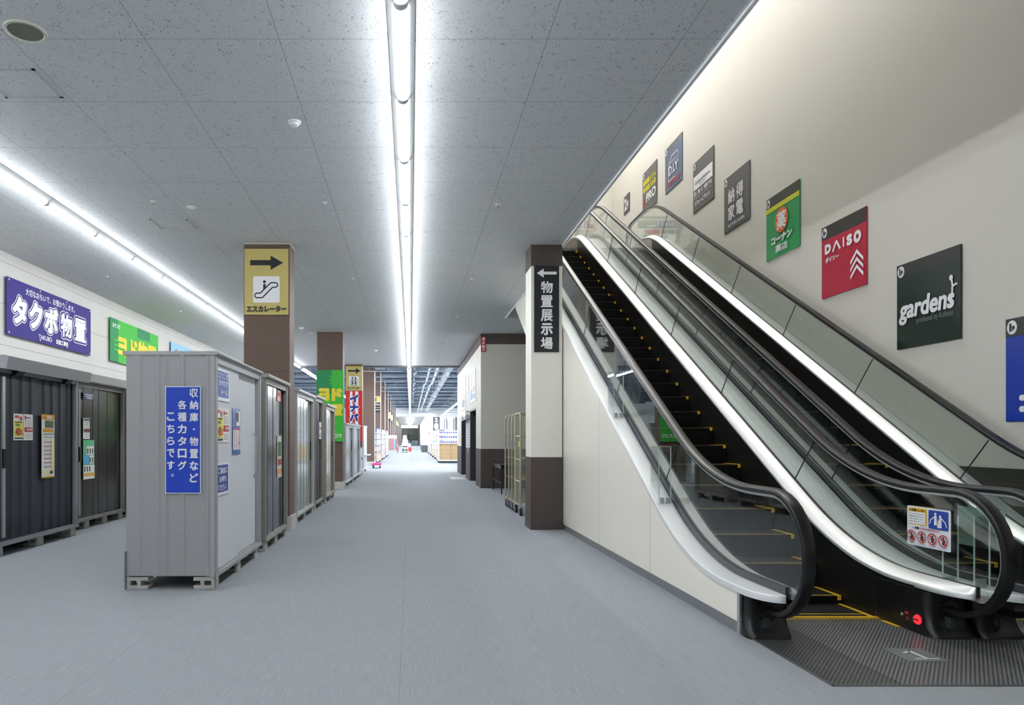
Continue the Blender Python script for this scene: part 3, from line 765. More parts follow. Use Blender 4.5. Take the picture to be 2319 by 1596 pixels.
blocks(-1.87, (20.3, 21.5, 22.7), 'the nearer low shiny shed', 'blocks under the nearer low shiny shed')
shed('storage_shed', 'low shiny shed in front of the red banner', -1.87, 23.05, 26.0, 0.7, 1.9, (206, 208, 210), (180, 182, 184), (186, 190, 196), 0.12, 'fine', 0.03, 0.05, handle='cup', dmetal=0.5)
blocks(-1.87, (23.1, 24.4, 25.75), 'the farther low shiny shed', 'blocks under the farther low shiny shed')
# low cabinet in front of the red banner column
t = thing('storage_cabinet', 'low pale grey two door cabinet at the foot of the red banner column', 'cabinet', (-2.15, 27.2, 0))
part('body', MB().box(-2.4, -1.92, 26.6, 27.85, 0.04, 1.06), col(186, 188, 198, 0.5), t)
part('top', MB().box(-2.42, -1.9, 26.58, 27.87, 1.06, 1.09), col(90, 92, 96, 0.4), t)
for k in range(2):
    d = part('door', MB().box(-1.92, -1.905, 26.63 + 0.61 * k, 27.21 + 0.61 * k, 0.08, 1.03), col(196, 198, 210, 0.45), t)
    part('handle', MB().box(-1.905, -1.89, 27.12 + 0.2 * k, 27.15 + 0.2 * k, 0.6, 0.7), M_BLACK, d)
t = thing('storage_locker', 'tall narrow white cabinet beyond the red banner column', 'cabinet', (-2.2, 30, 0))
part('body', MB().box(-2.5, -1.95, 29.2, 31.2, 0.1, 1.9), col(214, 217, 222, 0.5), t)
part('top', MB().box(-2.52, -1.93, 29.18, 31.22, 1.9, 1.96), WHITE, t); part('plinth', MB().box(-2.45, -1.98, 29.25, 31.15, 0, 0.1), INK, t)
part('shelf', MB().box(-1.95, -1.75, 29.6, 31.0, 0.7, 0.74), WHITE, t)

# the dark sheds along the cream wall
shed('storage_shed', 'dark navy corrugated shed with a deep grey hood below the purple banner', -4.876, 8.25, 10.3, 1.3, 2.32, (160, 162, 166), (120, 122, 125), (46, 50, 60), 0.5, 'deep', roof='hood', handle='strip', handle_y=(8.42, None), split=0.45)
blocks(-4.876, (8.27, 9.2, 10.1), 'the navy corrugated shed', 'blocks under the navy corrugated shed')
shed('storage_shed', 'glossy black brown shed beside the navy corrugated one along the cream wall', -5.09, 10.42, 12.5, 1.2, 2.42, (140, 139, 134), (104, 103, 99), (46, 45, 44), 0.16, 'fine', 0.12, 0.14, handle='strip', handle_y=(10.8, None), dmetal=0.01)
blocks(-5.09, (10.45, 11.0, 11.65, 12.28), 'the glossy black brown shed', 'blocks under the glossy black brown shed')
for k, (y, lab) in enumerate(((12.65, 'first'), (14.9, 'second'), (17.1, 'third'))):
    shed('storage_shed', '%s grey shed behind the silver one along the cream wall' % lab, -5.0, y, y + 2.1, 1.2, 2.3, (126, 127, 126), (120, 121, 120), (110, 112, 114), 0.3, 'fine', 0.06, 0.1, handle=None, handle_y=(None, None))
    blocks(-5.0, (y + 0.02, y + 1.9), 'the %s grey shed along the cream wall' % lab, 'blocks under the grey sheds along the cream wall')

# ---------------------------------------------------------------- papers on the sheds
BLUE = col(24, 66, 188, 0.4); RIM = col(226, 230, 238, 0.4)
b = Board('vertical_sign', 'tall blue sign with white lettering on the end of the silver shed', 'sign', (-2.277, 6.516, 0.895), X, Z, 0.332, 0.995, RIM, 0.004)
b.start('blue_field', BLUE).rect(0.008, 0.008, 0.324, 0.987)
b.start('lettering', WHITE)
b.column_text('収納庫・物置など', 0.228, 0.308, 0.975, 0.1125, 0.084, 0.035).column_text('各種カタログ', 0.118, 0.20, 0.865, 0.1125, 0.084, 0.035).column_text('こちらです。', 0.018, 0.088, 0.752, 0.1125, 0.078, 0.035)
b.done()
DX = -1.83
def sheet(name, label, cat, x, y0, y1, z0, z1, base, group=None): return Board(name, label, cat, (x, y0, z0), Yv, Z, y1 - y0, z1 - z0, base, 0.003, group)
b = sheet('poster', 'blue poster with white lettering high on the silver shed door', 'poster', DX, 6.62, 7.08, 1.77, 2.07, RIM)
b.start('blue_field', col(58, 84, 168, 0.4)).rect(0.01, 0.035, 0.42, 0.285)
b.start('lettering', WHITE).text('エクステリア・物置', 0.03, 0.235, 0.40, 0.27, 0.02).rect(0.02, 0.222, 0.41, 0.227).text('カタログ', 0.05, 0.14, 0.38, 0.20, 0.05).text('ルーム', 0.11, 0.06, 0.36, 0.115, 0.05).done()
b = sheet('poster', 'blue poster with three white lines low on the silver shed door', 'poster', DX, 6.60, 7.06, 0.86, 1.17, RIM)
b.start('blue_field', col(44, 66, 152, 0.4)).rect(0.01, 0.03, 0.42, 0.29)
b.start('lettering', WHITE).text('ご自由に', 0.05, 0.205, 0.38, 0.27, 0.04).text('お持ち', 0.10, 0.125, 0.34, 0.185, 0.04).text('ください', 0.03, 0.045, 0.34, 0.105, 0.04).done()
PAPER = col(236, 234, 228, 0.6)
def price_pair(x, y, z, s, label_a, label_b, price='140,000'):
    w, h = 0.215 * s, 0.33 * s
    b = sheet('price_sheet', label_a, 'paper notice', x, y, y + w, z, z + h, PAPER)
    b.start('red_print', col(200, 60, 60)).rect(w * 0.1, h * 0.84, w * 0.55, h * 0.93).disc(w * 0.75, h * 0.82, w * 0.14)
    b.start('yellow_field', col(232, 226, 80)).rect(w * 0.06, h * 0.14, w * 0.94, h * 0.72)
    b.start('small_print', INK).rect(w * 0.1, h * 0.66, w * 0.86, h * 0.7).rect(w * 0.06, h * 0.05, w * 0.94, h * 0.1)
    b.start('green_print', col(60, 130, 60)).text('特価', w * 0.15, h * 0.52, w * 0.6, h * 0.63, 0.03)
    b.start('price', col(190, 36, 40)).text('40', w * 0.12, h * 0.18, w * 0.62, h * 0.47, 0.035).text('%', w * 0.64, h * 0.2, w * 0.88, h * 0.4, 0.02).done()
    y += w + 0.012
    b = sheet('price_sheet', label_b, 'paper notice', x, y, y + w, z, z + h, PAPER)
    b.start('dark_print', col(110, 106, 104)).rect(w * 0.3, h * 0.84, w * 0.72, h * 0.89)
    for k in range(5): b.rect(w * 0.1, h * (0.56 + 0.05 * k), w * 0.9, h * (0.57 + 0.05 * k))
    for k in range(4): b.rect(w * 0.1, h * (0.08 + 0.05 * k), w * 0.85, h * (0.09 + 0.05 * k))
    b.start('red_print', col(188, 48, 52)).rect(w * 0.06, h * 0.32, w * 0.94, h * 0.5).rect(w * 0.08, h * 0.8, w * 0.24, h * 0.93)
    b.start('price', WHITE).text(price, w * 0.26, h * 0.36, w * 0.9, h * 0.46, 0.04).done()
price_pair(DX, 6.61, 1.37, 1.0, 'yellow and red price sheet on the silver shed door', 'white price sheet with a red band on the silver shed door')
b = sheet('leaflet', 'tall glossy blue and pink leaflet on the silver shed door', 'leaflet', DX, 7.2, 7.53, 1.24, 1.72, col(70, 106, 180, 0.2))
b.start('white_field', PAPER).rect(0.02, 0.05, 0.31, 0.27).rect(0.15, 0.30, 0.3, 0.45)
b.start('picture', col(70, 74, 86)).rect(0.16, 0.34, 0.24, 0.44)
b.start('pink_print', col(196, 90, 140)).rect(0.07, 0.06, 0.085, 0.28).rect(0.16, 0.06, 0.175, 0.28).rect(0.25, 0.06, 0.265, 0.28).rect(0.02, 0.262, 0.31, 0.275)
b.start('green_print', col(70, 160, 110)).rect(0.24, 0.11, 0.3, 0.13).done()
price_pair(-4.89, 8.64, 1.385, 1.0, 'yellow and red price sheet on the navy corrugated shed', 'white price sheet with a red band on the navy corrugated shed')
b = sheet('leaflet', 'tall orange and yellow leaflet with a chart on the navy corrugated shed', 'leaflet', -4.89, 9.3, 9.63, 0.88, 1.73, PAPER)
b.start('orange_print', col(222, 160, 40)).rect(0, 0.78, 0.33, 0.85).rect(0, 0, 0.33, 0.02).rect(0.03, 0.61, 0.3, 0.66)
b.start('picture', col(84, 100, 70)).rect(0.08, 0.67, 0.3, 0.77)
b.start('yellow_field', col(232, 234, 170)).rect(0.24, 0.1, 0.32, 0.53).rect(0.02, 0.05, 0.24, 0.1)
b.start('chart', col(150, 90, 120))
for r in range(7):
    for c in range(6): b.rect(0.05 + 0.035 * c, 0.14 + 0.055 * r, 0.068 + 0.035 * c, 0.158 + 0.055 * r)
b.start('dark_print', INK).rect(0.2, 0.05, 0.27, 0.09).rect(0.02, 0.585, 0.31, 0.592).rect(0.02, 0.545, 0.31, 0.55)
b.start('lettering', WHITE).text('FORTA', 0.1, 0.795, 0.24, 0.83, 0.06).done()
b = sheet('price_sheet', 'white price sheet with a dark red band on the glossy black brown shed', 'paper notice', -5.1, 10.93, 11.15, 1.40, 1.73, PAPER)
b.start('dark_print', col(120, 118, 116))
for k in range(9): b.rect(0.03, 0.03 + 0.032 * k, 0.19, 0.036 + 0.032 * k)
b.start('teal_print', col(80, 120, 110)).rect(0.01, 0.29, 0.21, 0.32)
b.start('red_print', col(110, 50, 50)).rect(0.01, 0.11, 0.21, 0.16).done()
b = sheet('leaflet', 'green and blue leaflet with rows of small pictures on the glossy black brown shed', 'leaflet', -5.1, 10.93, 11.31, 0.77, 1.385, col(90, 190, 130, 0.4))
b.start('blue_field', col(90, 170, 214)).rect(0, 0.24, 0.2, 0.38)
b.start('white_field', PAPER).rect(0.0, 0.0, 0.38, 0.22).rect(0.1, 0.38, 0.36, 0.52).rect(0.2, 0.24, 0.36, 0.37)
b.start('picture', col(60, 64, 72))
for r in range(3):
    for c in range(3):
        if r == 1 and c == 0: continue
        b.rect(0.12 - 0.1 * (r == 0) + 0.085 * c, 0.12 + 0.14 * r, 0.16 - 0.1 * (r == 0) + 0.085 * c, 0.20 + 0.14 * r)
b.start('orange_print', col(228, 170, 70)).rect(0, 0.05, 0.38, 0.095).done()
b = sheet('sticker', 'small blue hexagonal sticker near the top of the glossy black brown shed', 'sticker', -5.1, 10.93, 11.31, 2.02, 2.13, col(52, 56, 108, 0.4))
b.start('lettering', WHITE).rect(0.05, 0.075, 0.33, 0.088).rect(0.08, 0.045, 0.3, 0.058).rect(0.12, 0.018, 0.3, 0.03).done()
b = sheet('sticker', 'small green sticker on the head rail of the glossy black brown shed', 'sticker', -5.085, 10.6, 10.9, 2.31, 2.36, col(60, 140, 90, 0.4))
b.start('lettering', WHITE).rect(0.03, 0.017, 0.27, 0.033).done()
b = sheet('leaflet', 'colourful leaflet on the farther door of the glossy charcoal shed', 'leaflet', -1.85, 9.72, 10.05, 0.86, 1.45, col(214, 210, 196, 0.3))
b.start('picture', col(70, 110, 80)).rect(0.04, 0.3, 0.28, 0.5)
b.start('orange_print', col(224, 160, 70)).rect(0.02, 0.06, 0.31, 0.12)
b.start('red_print', col(190, 60, 60)).rect(0.05, 0.18, 0.28, 0.26).done()
b = sheet('sticker', 'red and orange sticker at the top of the glossy charcoal shed door', 'sticker', -1.85, 9.72, 9.98, 1.93, 2.08, col(214, 120, 60, 0.3))
b.start('red_print', col(200, 50, 60)).rect(0.03, 0.07, 0.2, 0.12).done()
b = sheet('price_sheet', 'white price sheet on the slate aisle shed', 'paper notice', -1.885, 14.45, 14.8, 1.4, 1.75, PAPER)
b.start('dark_print', col(120, 118, 116)).rect(0.04, 0.05, 0.3, 0.07).rect(0.04, 0.1, 0.3, 0.12).rect(0.04, 0.2, 0.3, 0.24).done()

b = Board('sticker', 'round pale sticker at the near edge of the glossy black brown shed', 'sticker', (-5.06, 10.5, 1.6), Yv, Z, 0.16, 0.2, col(150, 156, 156, 0.4), 0.003, corner=0.078)
b.start('print', col(220, 224, 222)).disc(0.08, 0.1, 0.05, 0.065).done()
b = sheet('sticker', 'narrow green sticker below the round pale sticker', 'sticker', -5.06, 10.52, 10.62, 1.36, 1.52, col(70, 150, 100, 0.4))
b.start('lettering', WHITE).rect(0.03, 0.02, 0.07, 0.14).done()

# ---------------------------------------------------------------- the two escalators
T = math.tan(math.radians(30))
def pz(y, zlo, yb, zhi, d=0.7):
    yt = yb + (zhi - zlo) / T
    if y < yb - d: return zlo
    if y < yb + d: return zlo + T * (y - yb + d) ** 2 / (4 * d)
    if y < yt - d: return zlo + T * (y - yb)
    if y < yt + d: return zhi - T * (yt + d - y) ** 2 / (4 * d)
    return zhi
def ysamples(a, b):
    out = [a]; y = a
    while y < b - 1e-6:
        y = min(b, y + (0.1 if y < 6.8 or y > 14.8 else 0.5)); out.append(y)
    return out
HAND = (1.045, 5.875, 6.695); IDECK = (0.365, 5.90, 6.015); ODECK = (0.35, 5.958, 6.0); NOSE = (0.0, 5.84, UF)
YC, RC = 4.87, 0.43; YT = 17.2
ZC0, ZC1 = HAND[0] - RC, HAND[2] - RC
def loft(sections):
    m = MB(); n = len(sections[0])
    for s in sections: m.v += [tuple(map(float, p)) for p in s]
    for a in range(len(sections) - 1):
        m.f += [(a * n + k, a * n + (k + 1) % n, (a + 1) * n + (k + 1) % n, (a + 1) * n + k) for k in range(n)]
    e = (len(sections) - 1) * n
    m.f += [tuple(range(n))[::-1], tuple(range(e, e + n))]
    return m
def arc(yc, zc, r, a0, a1, n=18):
    return [(yc + r * math.cos(math.radians(a0 + (a1 - a0) * i / n)), zc + r * math.sin(math.radians(a0 + (a1 - a0) * i / n))) for i in range(n + 1)]
def handrail_path():
    p = [(5.2, ZC0 - RC), (5.0, ZC0 - RC)] + arc(YC, ZC0, RC, 270, 90)
    p += [(y, pz(y, *HAND)) for y in ysamples(YC + 0.1, YT - 0.1)]
    return p + arc(YT, ZC1, RC, 90, -90) + [(YT - 0.2, ZC1 - RC), (YT - 0.4, ZC1 - RC)]
HP = handrail_path()
JOINTS = [6.58, 8.23, 9.88, 11.53, 13.18, 14.83]
def glass_panes(xg):
    edges = [None] + JOINTS + [None]; sh = 0.37; panes = []
    top = lambda y: pz(y, *HAND) - 0.05
    bot = lambda y: pz(y, *IDECK) + 0.0
    for a, b in zip(edges[:-1], edges[1:]):
        if a is None: up = arc(YC, ZC0, RC - 0.045, 218, 90, 14) + [(y, top(y)) for y in ysamples(YC + 0.1, b - 0.004)]
        elif b is None: up = [(y, top(y)) for y in ysamples(a + 0.004, YT - 0.1)] + arc(YT, ZC1, RC - 0.045, 90, -40, 14)
        else: up = [(y, top(y)) for y in ysamples(a + 0.004, b - 0.004)]
        yb0 = 4.72 if a is None else a + sh + 0.004; yb1 = 17.3 if b is None else b + sh - 0.004
        dn = [(y, bot(y)) for y in ysamples(yb0, yb1)][::-1]
        panes.append(MB().prism(up + dn, 'x', xg - 0.005, xg + 0.005))
    return panes
def deck(xg, xl, prof, y_tip, fascia, rise=0.004, y_end=17.6):
    """metal deck beside a glass: from its track at xg out to a lip at xl, rounded off at the newel"""
    s = 1 if xl > xg else -1; x0 = xg + s * 0.018; secs = []
    ys = [y_tip + 0.3 * (i / 10) ** 2 for i in range(11)] + ysamples(y_tip + 0.35, y_end)
    for y in ys:
        q = min(1.0, (y - y_tip) / 0.3); w = max(0.02, math.sqrt(max(0, 1 - (1 - q) ** 2)))
        xe = x0 + (xl - x0) * w; z = pz(y, *prof)
        secs.append([(x0, y, z + rise), (xe - s * 0.004, y, z), (xe, y, z - 0.006), (xe, y, z - fascia), (x0, y, z - fascia)])
    return loft(secs)
def step_mesh(xl, xr, y, z):
    m = MB()
    prof = [(y, z), (y - 0.006, z - 0.012)] + [(y + 0.03 * (i / 6) ** 2, z - 0.012 - 0.2 * i / 6) for i in range(1, 7)] + [(y + 0.06, z - 0.212), (y + 0.06, z - 0.03), (y + 0.40, z - 0.03), (y + 0.40, z)]
    return m.prism(prof, 'x', xl, xr)
def step_marks(xl, xr, y, z):
    m = MB(); w = 0.034
    for a, b in ((xl + 0.004, xl + w), (xr - w, xr - 0.004)):
        m.prism([(y - 0.009, z + 0.004), (y - 0.009, z - 0.036), (y + 0.004, z - 0.036), (y + 0.004, z), (y + 0.355, z), (y + 0.355, z + 0.004)], 'x', a, b)
    m.box(xl + w, xr - w, y + 0.008, y + 0.024, z - 0.002, z + 0.0008)
    return m
def newel_base(x0, x1, parent, window_x, y_back=5.55):
    secs = []
    for z, yf in ((0.0, 4.885), (0.025, 4.89), (0.06, 4.925), (0.10, 4.95), (0.16, 4.97), (0.315, 4.975)):
        secs.append([(u, v, z) for u, v in Board.rounded(x0, yf, x1, y_back, 0.06)])
    nb = part('newel_base', loft(secs), M_BLACK, parent, True)
    part('handrail_inlet', MB().lathe(((x0 + x1) / 2 + window_x, 4.985, ZC0 - RC), [(0.075, -0.03), (0.07, 0.0), (0.055, 0.03)], 18, 'y'), M_RUBBER, nb, True)
    part('sensor_window', MB().box((x0 + x1) / 2 - 0.035, (x0 + x1) / 2 - 0.01, 4.90, 4.955, 0.075, 0.15), col(70, 74, 78, 0.15, 0.5), nb)
    return nb
def escalator(label, xl, xr, outer_l, outer_r):
    t = thing('escalator', label, 'escalator', ((xl + xr) / 2, 5.5, 0), None)
    sl, sr = xl + 0.146, xr - 0.146
    for xg in (xl, xr):
        prof = [(-0.040, -0.026), (-0.044, -0.005), (-0.036, 0.010), (-0.018, 0.016), (0.018, 0.016), (0.036, 0.010), (0.044, -0.005), (0.040, -0.026), (0.024, -0.030), (-0.024, -0.030)]
        h = part('handrail', MB().sweep_yz(HP, [(xg + a, b) for a, b in prof]), M_RUBBER, t, True)
        gpth = [p for p in HP if not (p[1] < 0.36 or (p[0] > 16.6 and p[1] < 5.95))]
        part('handrail_guide', MB().sweep_yz(gpth, [(xg + a, b) for a, b in ((-0.027, -0.046), (-0.027, -0.030), (0.027, -0.030), (0.027, -0.046), (0.012, -0.052), (-0.012, -0.052))]), M_ALU, h, True)
        for q, m in enumerate(glass_panes(xg)):
            gp_ = part('glass_panel', m, M_GLASS, t)
            if q < len(JOINTS):
                yj = JOINTS[q]; y2 = yj + 0.37; za, zb = pz(yj, *HAND) - 0.05, pz(y2, *IDECK) + 0.02
                part('joint_seal', MB().prism([(yj - 0.003, za), (yj + 0.003, za), (y2 + 0.003, zb), (y2 - 0.003, zb)], 'x', xg - 0.0056, xg + 0.0056), M_BLACK, gp_)
        tr = [(y, pz(y, *IDECK) + 0.02) for y in ysamples(4.70, 17.4)]
        part('glass_track', MB().sweep_yz(tr, [(xg - 0.018, -0.05), (xg - 0.018, 0.02), (xg - 0.008, 0.026), (xg + 0.008, 0.026), (xg + 0.018, 0.02), (xg + 0.018, -0.05)], 'z'), M_TRACK, t)
    for xg, lip, ol in ((xl, sl - 0.008, outer_l), (xr, sr + 0.008, outer_r)):
        part('inner_deck', deck(xg, lip, IDECK, 4.69, 0.04, 0.042), M_DECK, t, True)
        part('outer_deck', deck(xg, ol, ODECK, 4.69, 0.05), M_ODECK, t, True)
        sk = [(y, pz(y, *IDECK)) for y in ysamples(5.1, 17.4)]
        o = lip - 0.02 if lip < (xl + xr) / 2 else lip
        secs = [[(o, y, z - 0.03), (o + 0.02, y, z - 0.03), (o + 0.02, y, max(-0.02, z - 0.85)), (o, y, max(-0.02, z - 0.85))] for y, z in sk]
        part('skirt_panel', loft([s_ for s_ in secs if s_[0][1] < 15.45]), col(14, 14, 15, 0.45), t)
        part('landing_skirt', loft([s_ for s_ in secs if s_[0][1] > 15.3]), col(168, 162, 150, 0.5), t)
    k = -2
    while True:
        y, z = 5.954 + 0.36266 * k, max(0.0, 0.0725 + 0.20938 * k)
        if k < 0: z = 0.0045 + 0.001 * k
        if z > UF - 0.02: break
        s = part('step', step_mesh(sl, sr, y, z), M_STEP, t)
        part('demarcation_line', step_marks(sl, sr, y, z), M_YELLOW, s)
        k += 1
    part('upper_landing', MB().box(sl, sr, 15.6, 17.9, UF - 0.06, UF), M_PLATE, t)
    # comb: yellow teeth over the first flat step
    cp = part('comb_plate', MB().box(sl, sr, 5.40, 5.475, 0.0, 0.008), col(150, 132, 80, 0.4, 0.6), t)
    m = MB().box(sl, sr, 5.46, 5.475, 0.008, 0.013); n = 46
    for i in range(n):
        x = sl + (sr - sl) * (i + 0.2) / n; m.box(x, x + (sr - sl) * 0.6 / n, 5.472, 5.505, 0.006, 0.013)
    part('comb_teeth', m, M_YELLOW, cp)
    ml, mr = max(outer_l, xl - 0.165), min(outer_r, xr + 0.165)
    newel_base(ml, xl + 0.15, t, 0.0, 5.06 if outer_l < 3 else 5.55); nr = newel_base(xr - 0.15, mr, t, 0.0)
    # truss side down to the underside, so the flight is a solid body
    return t, nr
CX = 3.9765
esc_l, nb_l = escalator('escalator nearer the aisle, with cream side cladding and red stop button', 2.526, 3.796, 2.345, CX)
esc_r, nb_r = escalator('escalator against the wall of square shop signs', 4.157, 5.427, CX, 5.69)
# cladding of the nearer flight: closed to the floor up to the column, then following the sloping underside
OL = 2.358
def under(y): return -4.78 + T * y
topc = [(y, pz(y, *ODECK) - 0.05) for y in ysamples(5.06, 17.35)]
cl = [(5.06, 0.085), (11.3, 0.085), (11.3, under(11.3)), (17.35, under(17.35))] + topc[::-1]
part('side_cladding', MB().prism(cl, 'x', OL, OL + 0.03), M_CLAD, esc_l)
part('kick_strip', MB().box(OL + 0.004, OL + 0.03, 5.06, 11.3, 0, 0.085), col(126, 129, 132, 0.4, 0.3), esc_l)
part('edge_strip', MB().box(OL - 0.004, OL + 0.03, 5.03, 5.065, 0, 0.31), M_SILVER, esc_l)
part('underside', MB().prism([(11.3, under(11.3)), (17.35, under(17.35)), (17.35, under(17.35) + 0.1), (11.3, under(11.3) + 0.1)], 'x', OL + 0.03, 3.97), M_CLAD, esc_l)
part('end_cladding', MB().box(OL + 0.03, 3.97, 11.27, 11.3, 0.0, under(11.3) + 0.1), M_CLAD, esc_l)
part('underside', MB().prism([(11.3, under(11.3)), (17.35, under(17.35)), (17.35, under(17.35) + 0.1), (11.3, under(11.3) + 0.1)], 'x', 3.98, 5.69), M_CLAD, esc_r)
part('end_cladding', MB().box(3.98, 5.69, 11.27, 11.3, 0.0, under(11.3) + 0.1), M_CLAD, esc_r)
for y in (6.92, 8.78): part('cladding_joint', MB().box(OL - 0.001, OL + 0.002, y, y + 0.005, 0.085, pz(y, *ODECK) - 0.06), col(170, 168, 160, 0.5), esc_l)
# stop button on the middle newel
fx = 3.796 - 0.15
u = part('control_plate', MB().prism(Board.rounded(4.99, 0.06, 5.30, 0.155, 0.04), 'x', fx - 0.006, fx), col(24, 25, 27, 0.3), nb_l)
part('stop_button', MB().lathe((fx - 0.018, 5.04, 0.105), [(0.03, 0.0), (0.036, 0.012)], 22, 'x'), glow('stop_button_red', (1.0, 0.03, 0.04), 1.6), nb_l, label='round glowing red button with a black bar')
part('stop_bar', MB().box(fx - 0.022, fx - 0.0175, 5.018, 5.062, 0.100, 0.110), INK, nb_l)
part('small_lamp', MB().lathe((fx - 0.012, 5.14, 0.088), [(0.014, 0.0), (0.016, 0.008)], 14, 'x'), col(120, 24, 24), nb_l)
part('key_switch', MB().lathe((fx - 0.012, 5.2, 0.105), [(0.009, 0.0), (0.012, 0.008)], 14, 'x'), M_ALU, nb_l)
part('button_sticker', MB().box(fx - 0.008, fx - 0.004, 5.13, 5.17, 0.118, 0.135), col(200, 50, 40), nb_l)
# anti-climb guards of clear acrylic standing on the outer deck
def guard(y, x0=2.372, x1=2.49, h=0.56):
    z = pz(y, *ODECK) - 0.02
    g = part('climbing_guard', MB().prism([(y, z - 0.04), (y + 0.22, z + 0.09), (y + 0.22, z + h), (y, z + h)], 'x', x0, x0 + 0.008).box(x0, x1, y - 0.008, y, z + 0.01, z + h).box(x0, x1, y + 0.22, y + 0.228, z + 0.11, z + h), M_ACRYL, esc_l)
    part('bracket', MB().box(x0 + 0.01, x0 + 0.05, y - 0.02, y - 0.008, z + 0.02, z + 0.07).box(x0 + 0.065, x0 + 0.105, y - 0.02, y - 0.008, z + 0.02, z + 0.07), M_ALU, g)
    e = MB()
    for a in ((x0, y), (x1 - 0.004, y)): e.box(a[0], a[0] + 0.004, y - 0.009, y, z + 0.01, z + h)
    e.box(x0, x1, y - 0.009, y - 0.005, z + h - 0.004, z + h)
    part('polished_edge', e, col(190, 198, 200, 0.3), g)
guard(8.22); guard(6.72)
def centre_guard(x0, x1, y):
    z = pz(y, *ODECK)
    g = part('climbing_guard', MB().box(x0, x1, y, y + 0.008, z + 0.005, z + 0.5), M_ACRYL, esc_l)
    part('bracket', MB().box(x0 + 0.005, x0 + 0.075, y - 0.012, y, z + 0.005, z + 0.06), M_ALU, g)
    part('polished_edge', MB().box(x0 - 0.002, x0 + 0.003, y - 0.001, y + 0.009, z + 0.005, z + 0.5).box(x1 - 0.003, x1 + 0.002, y - 0.001, y + 0.009, z + 0.005, z + 0.5), col(215, 228, 226, 0.2), g)
centre_guard(3.83, 3.94, 5.05); centre_guard(4.0, 4.11, 4.98)
# landing plate
lp = thing('landing_plate', 'studded steel landing plate in the floor before both escalators', 'landing plate', (4.0, 4.7, 0))
part('plate', MB().box(2.8, 5.68, 3.99, 5.42, 0.0, 0.005), M_PLATE, lp)
part('border_plate', MB().box(2.4, 2.797, 3.99, 5.42, 0.0, 0.005), M_PLATE_DARK, lp)
part('frame', MB().box(2.39, 5.68, 3.975, 3.99, 0, 0.006).box(2.385, 2.4, 3.975, 5.42, 0, 0.006), col(110, 112, 114, 0.4, 0.6), lp)
part('dividing_strip', MB().box(4.42, 4.50, 3.99, 5.4, 0.005, 0.007), col(140, 142, 144, 0.4, 0.4), lp)
b = Board('floor_number', 'grey square with a pale figure 1 on the steel landing plate', 'floor marking', (3.13, 4.40, 0.006), X, (0, 1, 0), 0.26, 0.28, col(112, 116, 118, 0.5), 0.001)
b.start('figure', col(196, 200, 202)).rect(0.13, 0.05, 0.16, 0.22).poly([(0.16, 0.22), (0.13, 0.22), (0.07, 0.17), (0.085, 0.16), (0.13, 0.19)]).rect(0.07, 0.04, 0.22, 0.06).done()

# stickers on the newel glass
b = Board('safety_sign', 'white safety sign with yellow and blue panels and red prohibition rings on the glass', 'safety sign', (3.783, 5.345, 0.605), (0, -1, 0), Z, 0.43, 0.292, RIM, 0.003, corner=0.012)
b.start('yellow_panel', M_YELLOW).rect(0.018, 0.155, 0.205, 0.28, 0.01)
b.start('blue_panel', col(38, 66, 160)).rect(0.225, 0.145, 0.412, 0.28, 0.01)
b.start('white_panel', WHITE).rect(0.026, 0.162, 0.197, 0.252, 0.004)
b.line([(0.24, 0.18), (0.25, 0.21), (0.30, 0.245)], 0.008).line([(0.40, 0.17), (0.39, 0.2), (0.345, 0.235)], 0.008)
for u_, v_, s_ in ((0.295, 0.255, 1.0), (0.34, 0.24, 1.0), (0.322, 0.205, 0.6)):
    b.disc(u_, v_, 0.0105 * s_); b.poly([(u_ - 0.014 * s_, v_ - 0.08 * s_), (u_ + 0.014 * s_, v_ - 0.08 * s_), (u_ + 0.012 * s_, v_ - 0.014 * s_), (u_ - 0.012 * s_, v_ - 0.014 * s_)])
b.start('lettering', INK).text('注意', 0.055, 0.257, 0.105, 0.276, 0.05).text('正しい乗り方', 0.118, 0.258, 0.198, 0.274, 0.03)
b.text('危険', 0.09, 0.125, 0.135, 0.144, 0.05)
for k, s in enumerate(('手すりにおつかまりください', '保護者の方はお子さまを', '手前にお乗せください', '優先に乗られている')): b.text(s, 0.034, 0.232 - 0.019 * k, 0.185, 0.242 - 0.019 * k)
for k, s in enumerate(('カート類をのせない', 'あそばない', 'のりださない', '歩かない')): b.text(s, 0.015 + 0.105 * k, 0.012, 0.1 + 0.105 * k, 0.022)
for cx in (0.04, 0.07): b.poly([(cx - 0.009 + (0.01 if cx > 0.05 else 0), 0.258 if cx < 0.05 else 0.127), (cx + 0.009, 0.258 if cx < 0.05 else 0.127), (cx, 0.274 if cx < 0.05 else 0.143)])
for k in range(4):
    cx = 0.057 + 0.105 * k; b.disc(cx, 0.091, 0.008).poly([(cx - 0.012, 0.045), (cx + 0.01, 0.04), (cx + 0.012, 0.08), (cx - 0.008, 0.08)]).line([(cx - 0.022, 0.055 + 0.008 * k), (cx + 0.02, 0.07)], 0.007)
b.start('red_lettering', col(196, 40, 40)).text('けがをする恐れがあります', 0.145, 0.125, 0.34, 0.143, 0.02)
for k in range(4):
    cx = 0.057 + 0.105 * k; b.ring(cx, 0.07, 0.044, 0.008); b.line([(cx - 0.029, 0.099), (cx + 0.029, 0.041)], 0.007)
b.done()
solo('glass_sticker', MB().prism([(5.355, 0.605), (4.925, 0.605), (4.925, 0.895), (5.355, 0.895)], 'x', 4.170, 4.173), M_FROST, 'pale green translucent back of a sticker on the far side of the middle balustrades', 'safety sign')

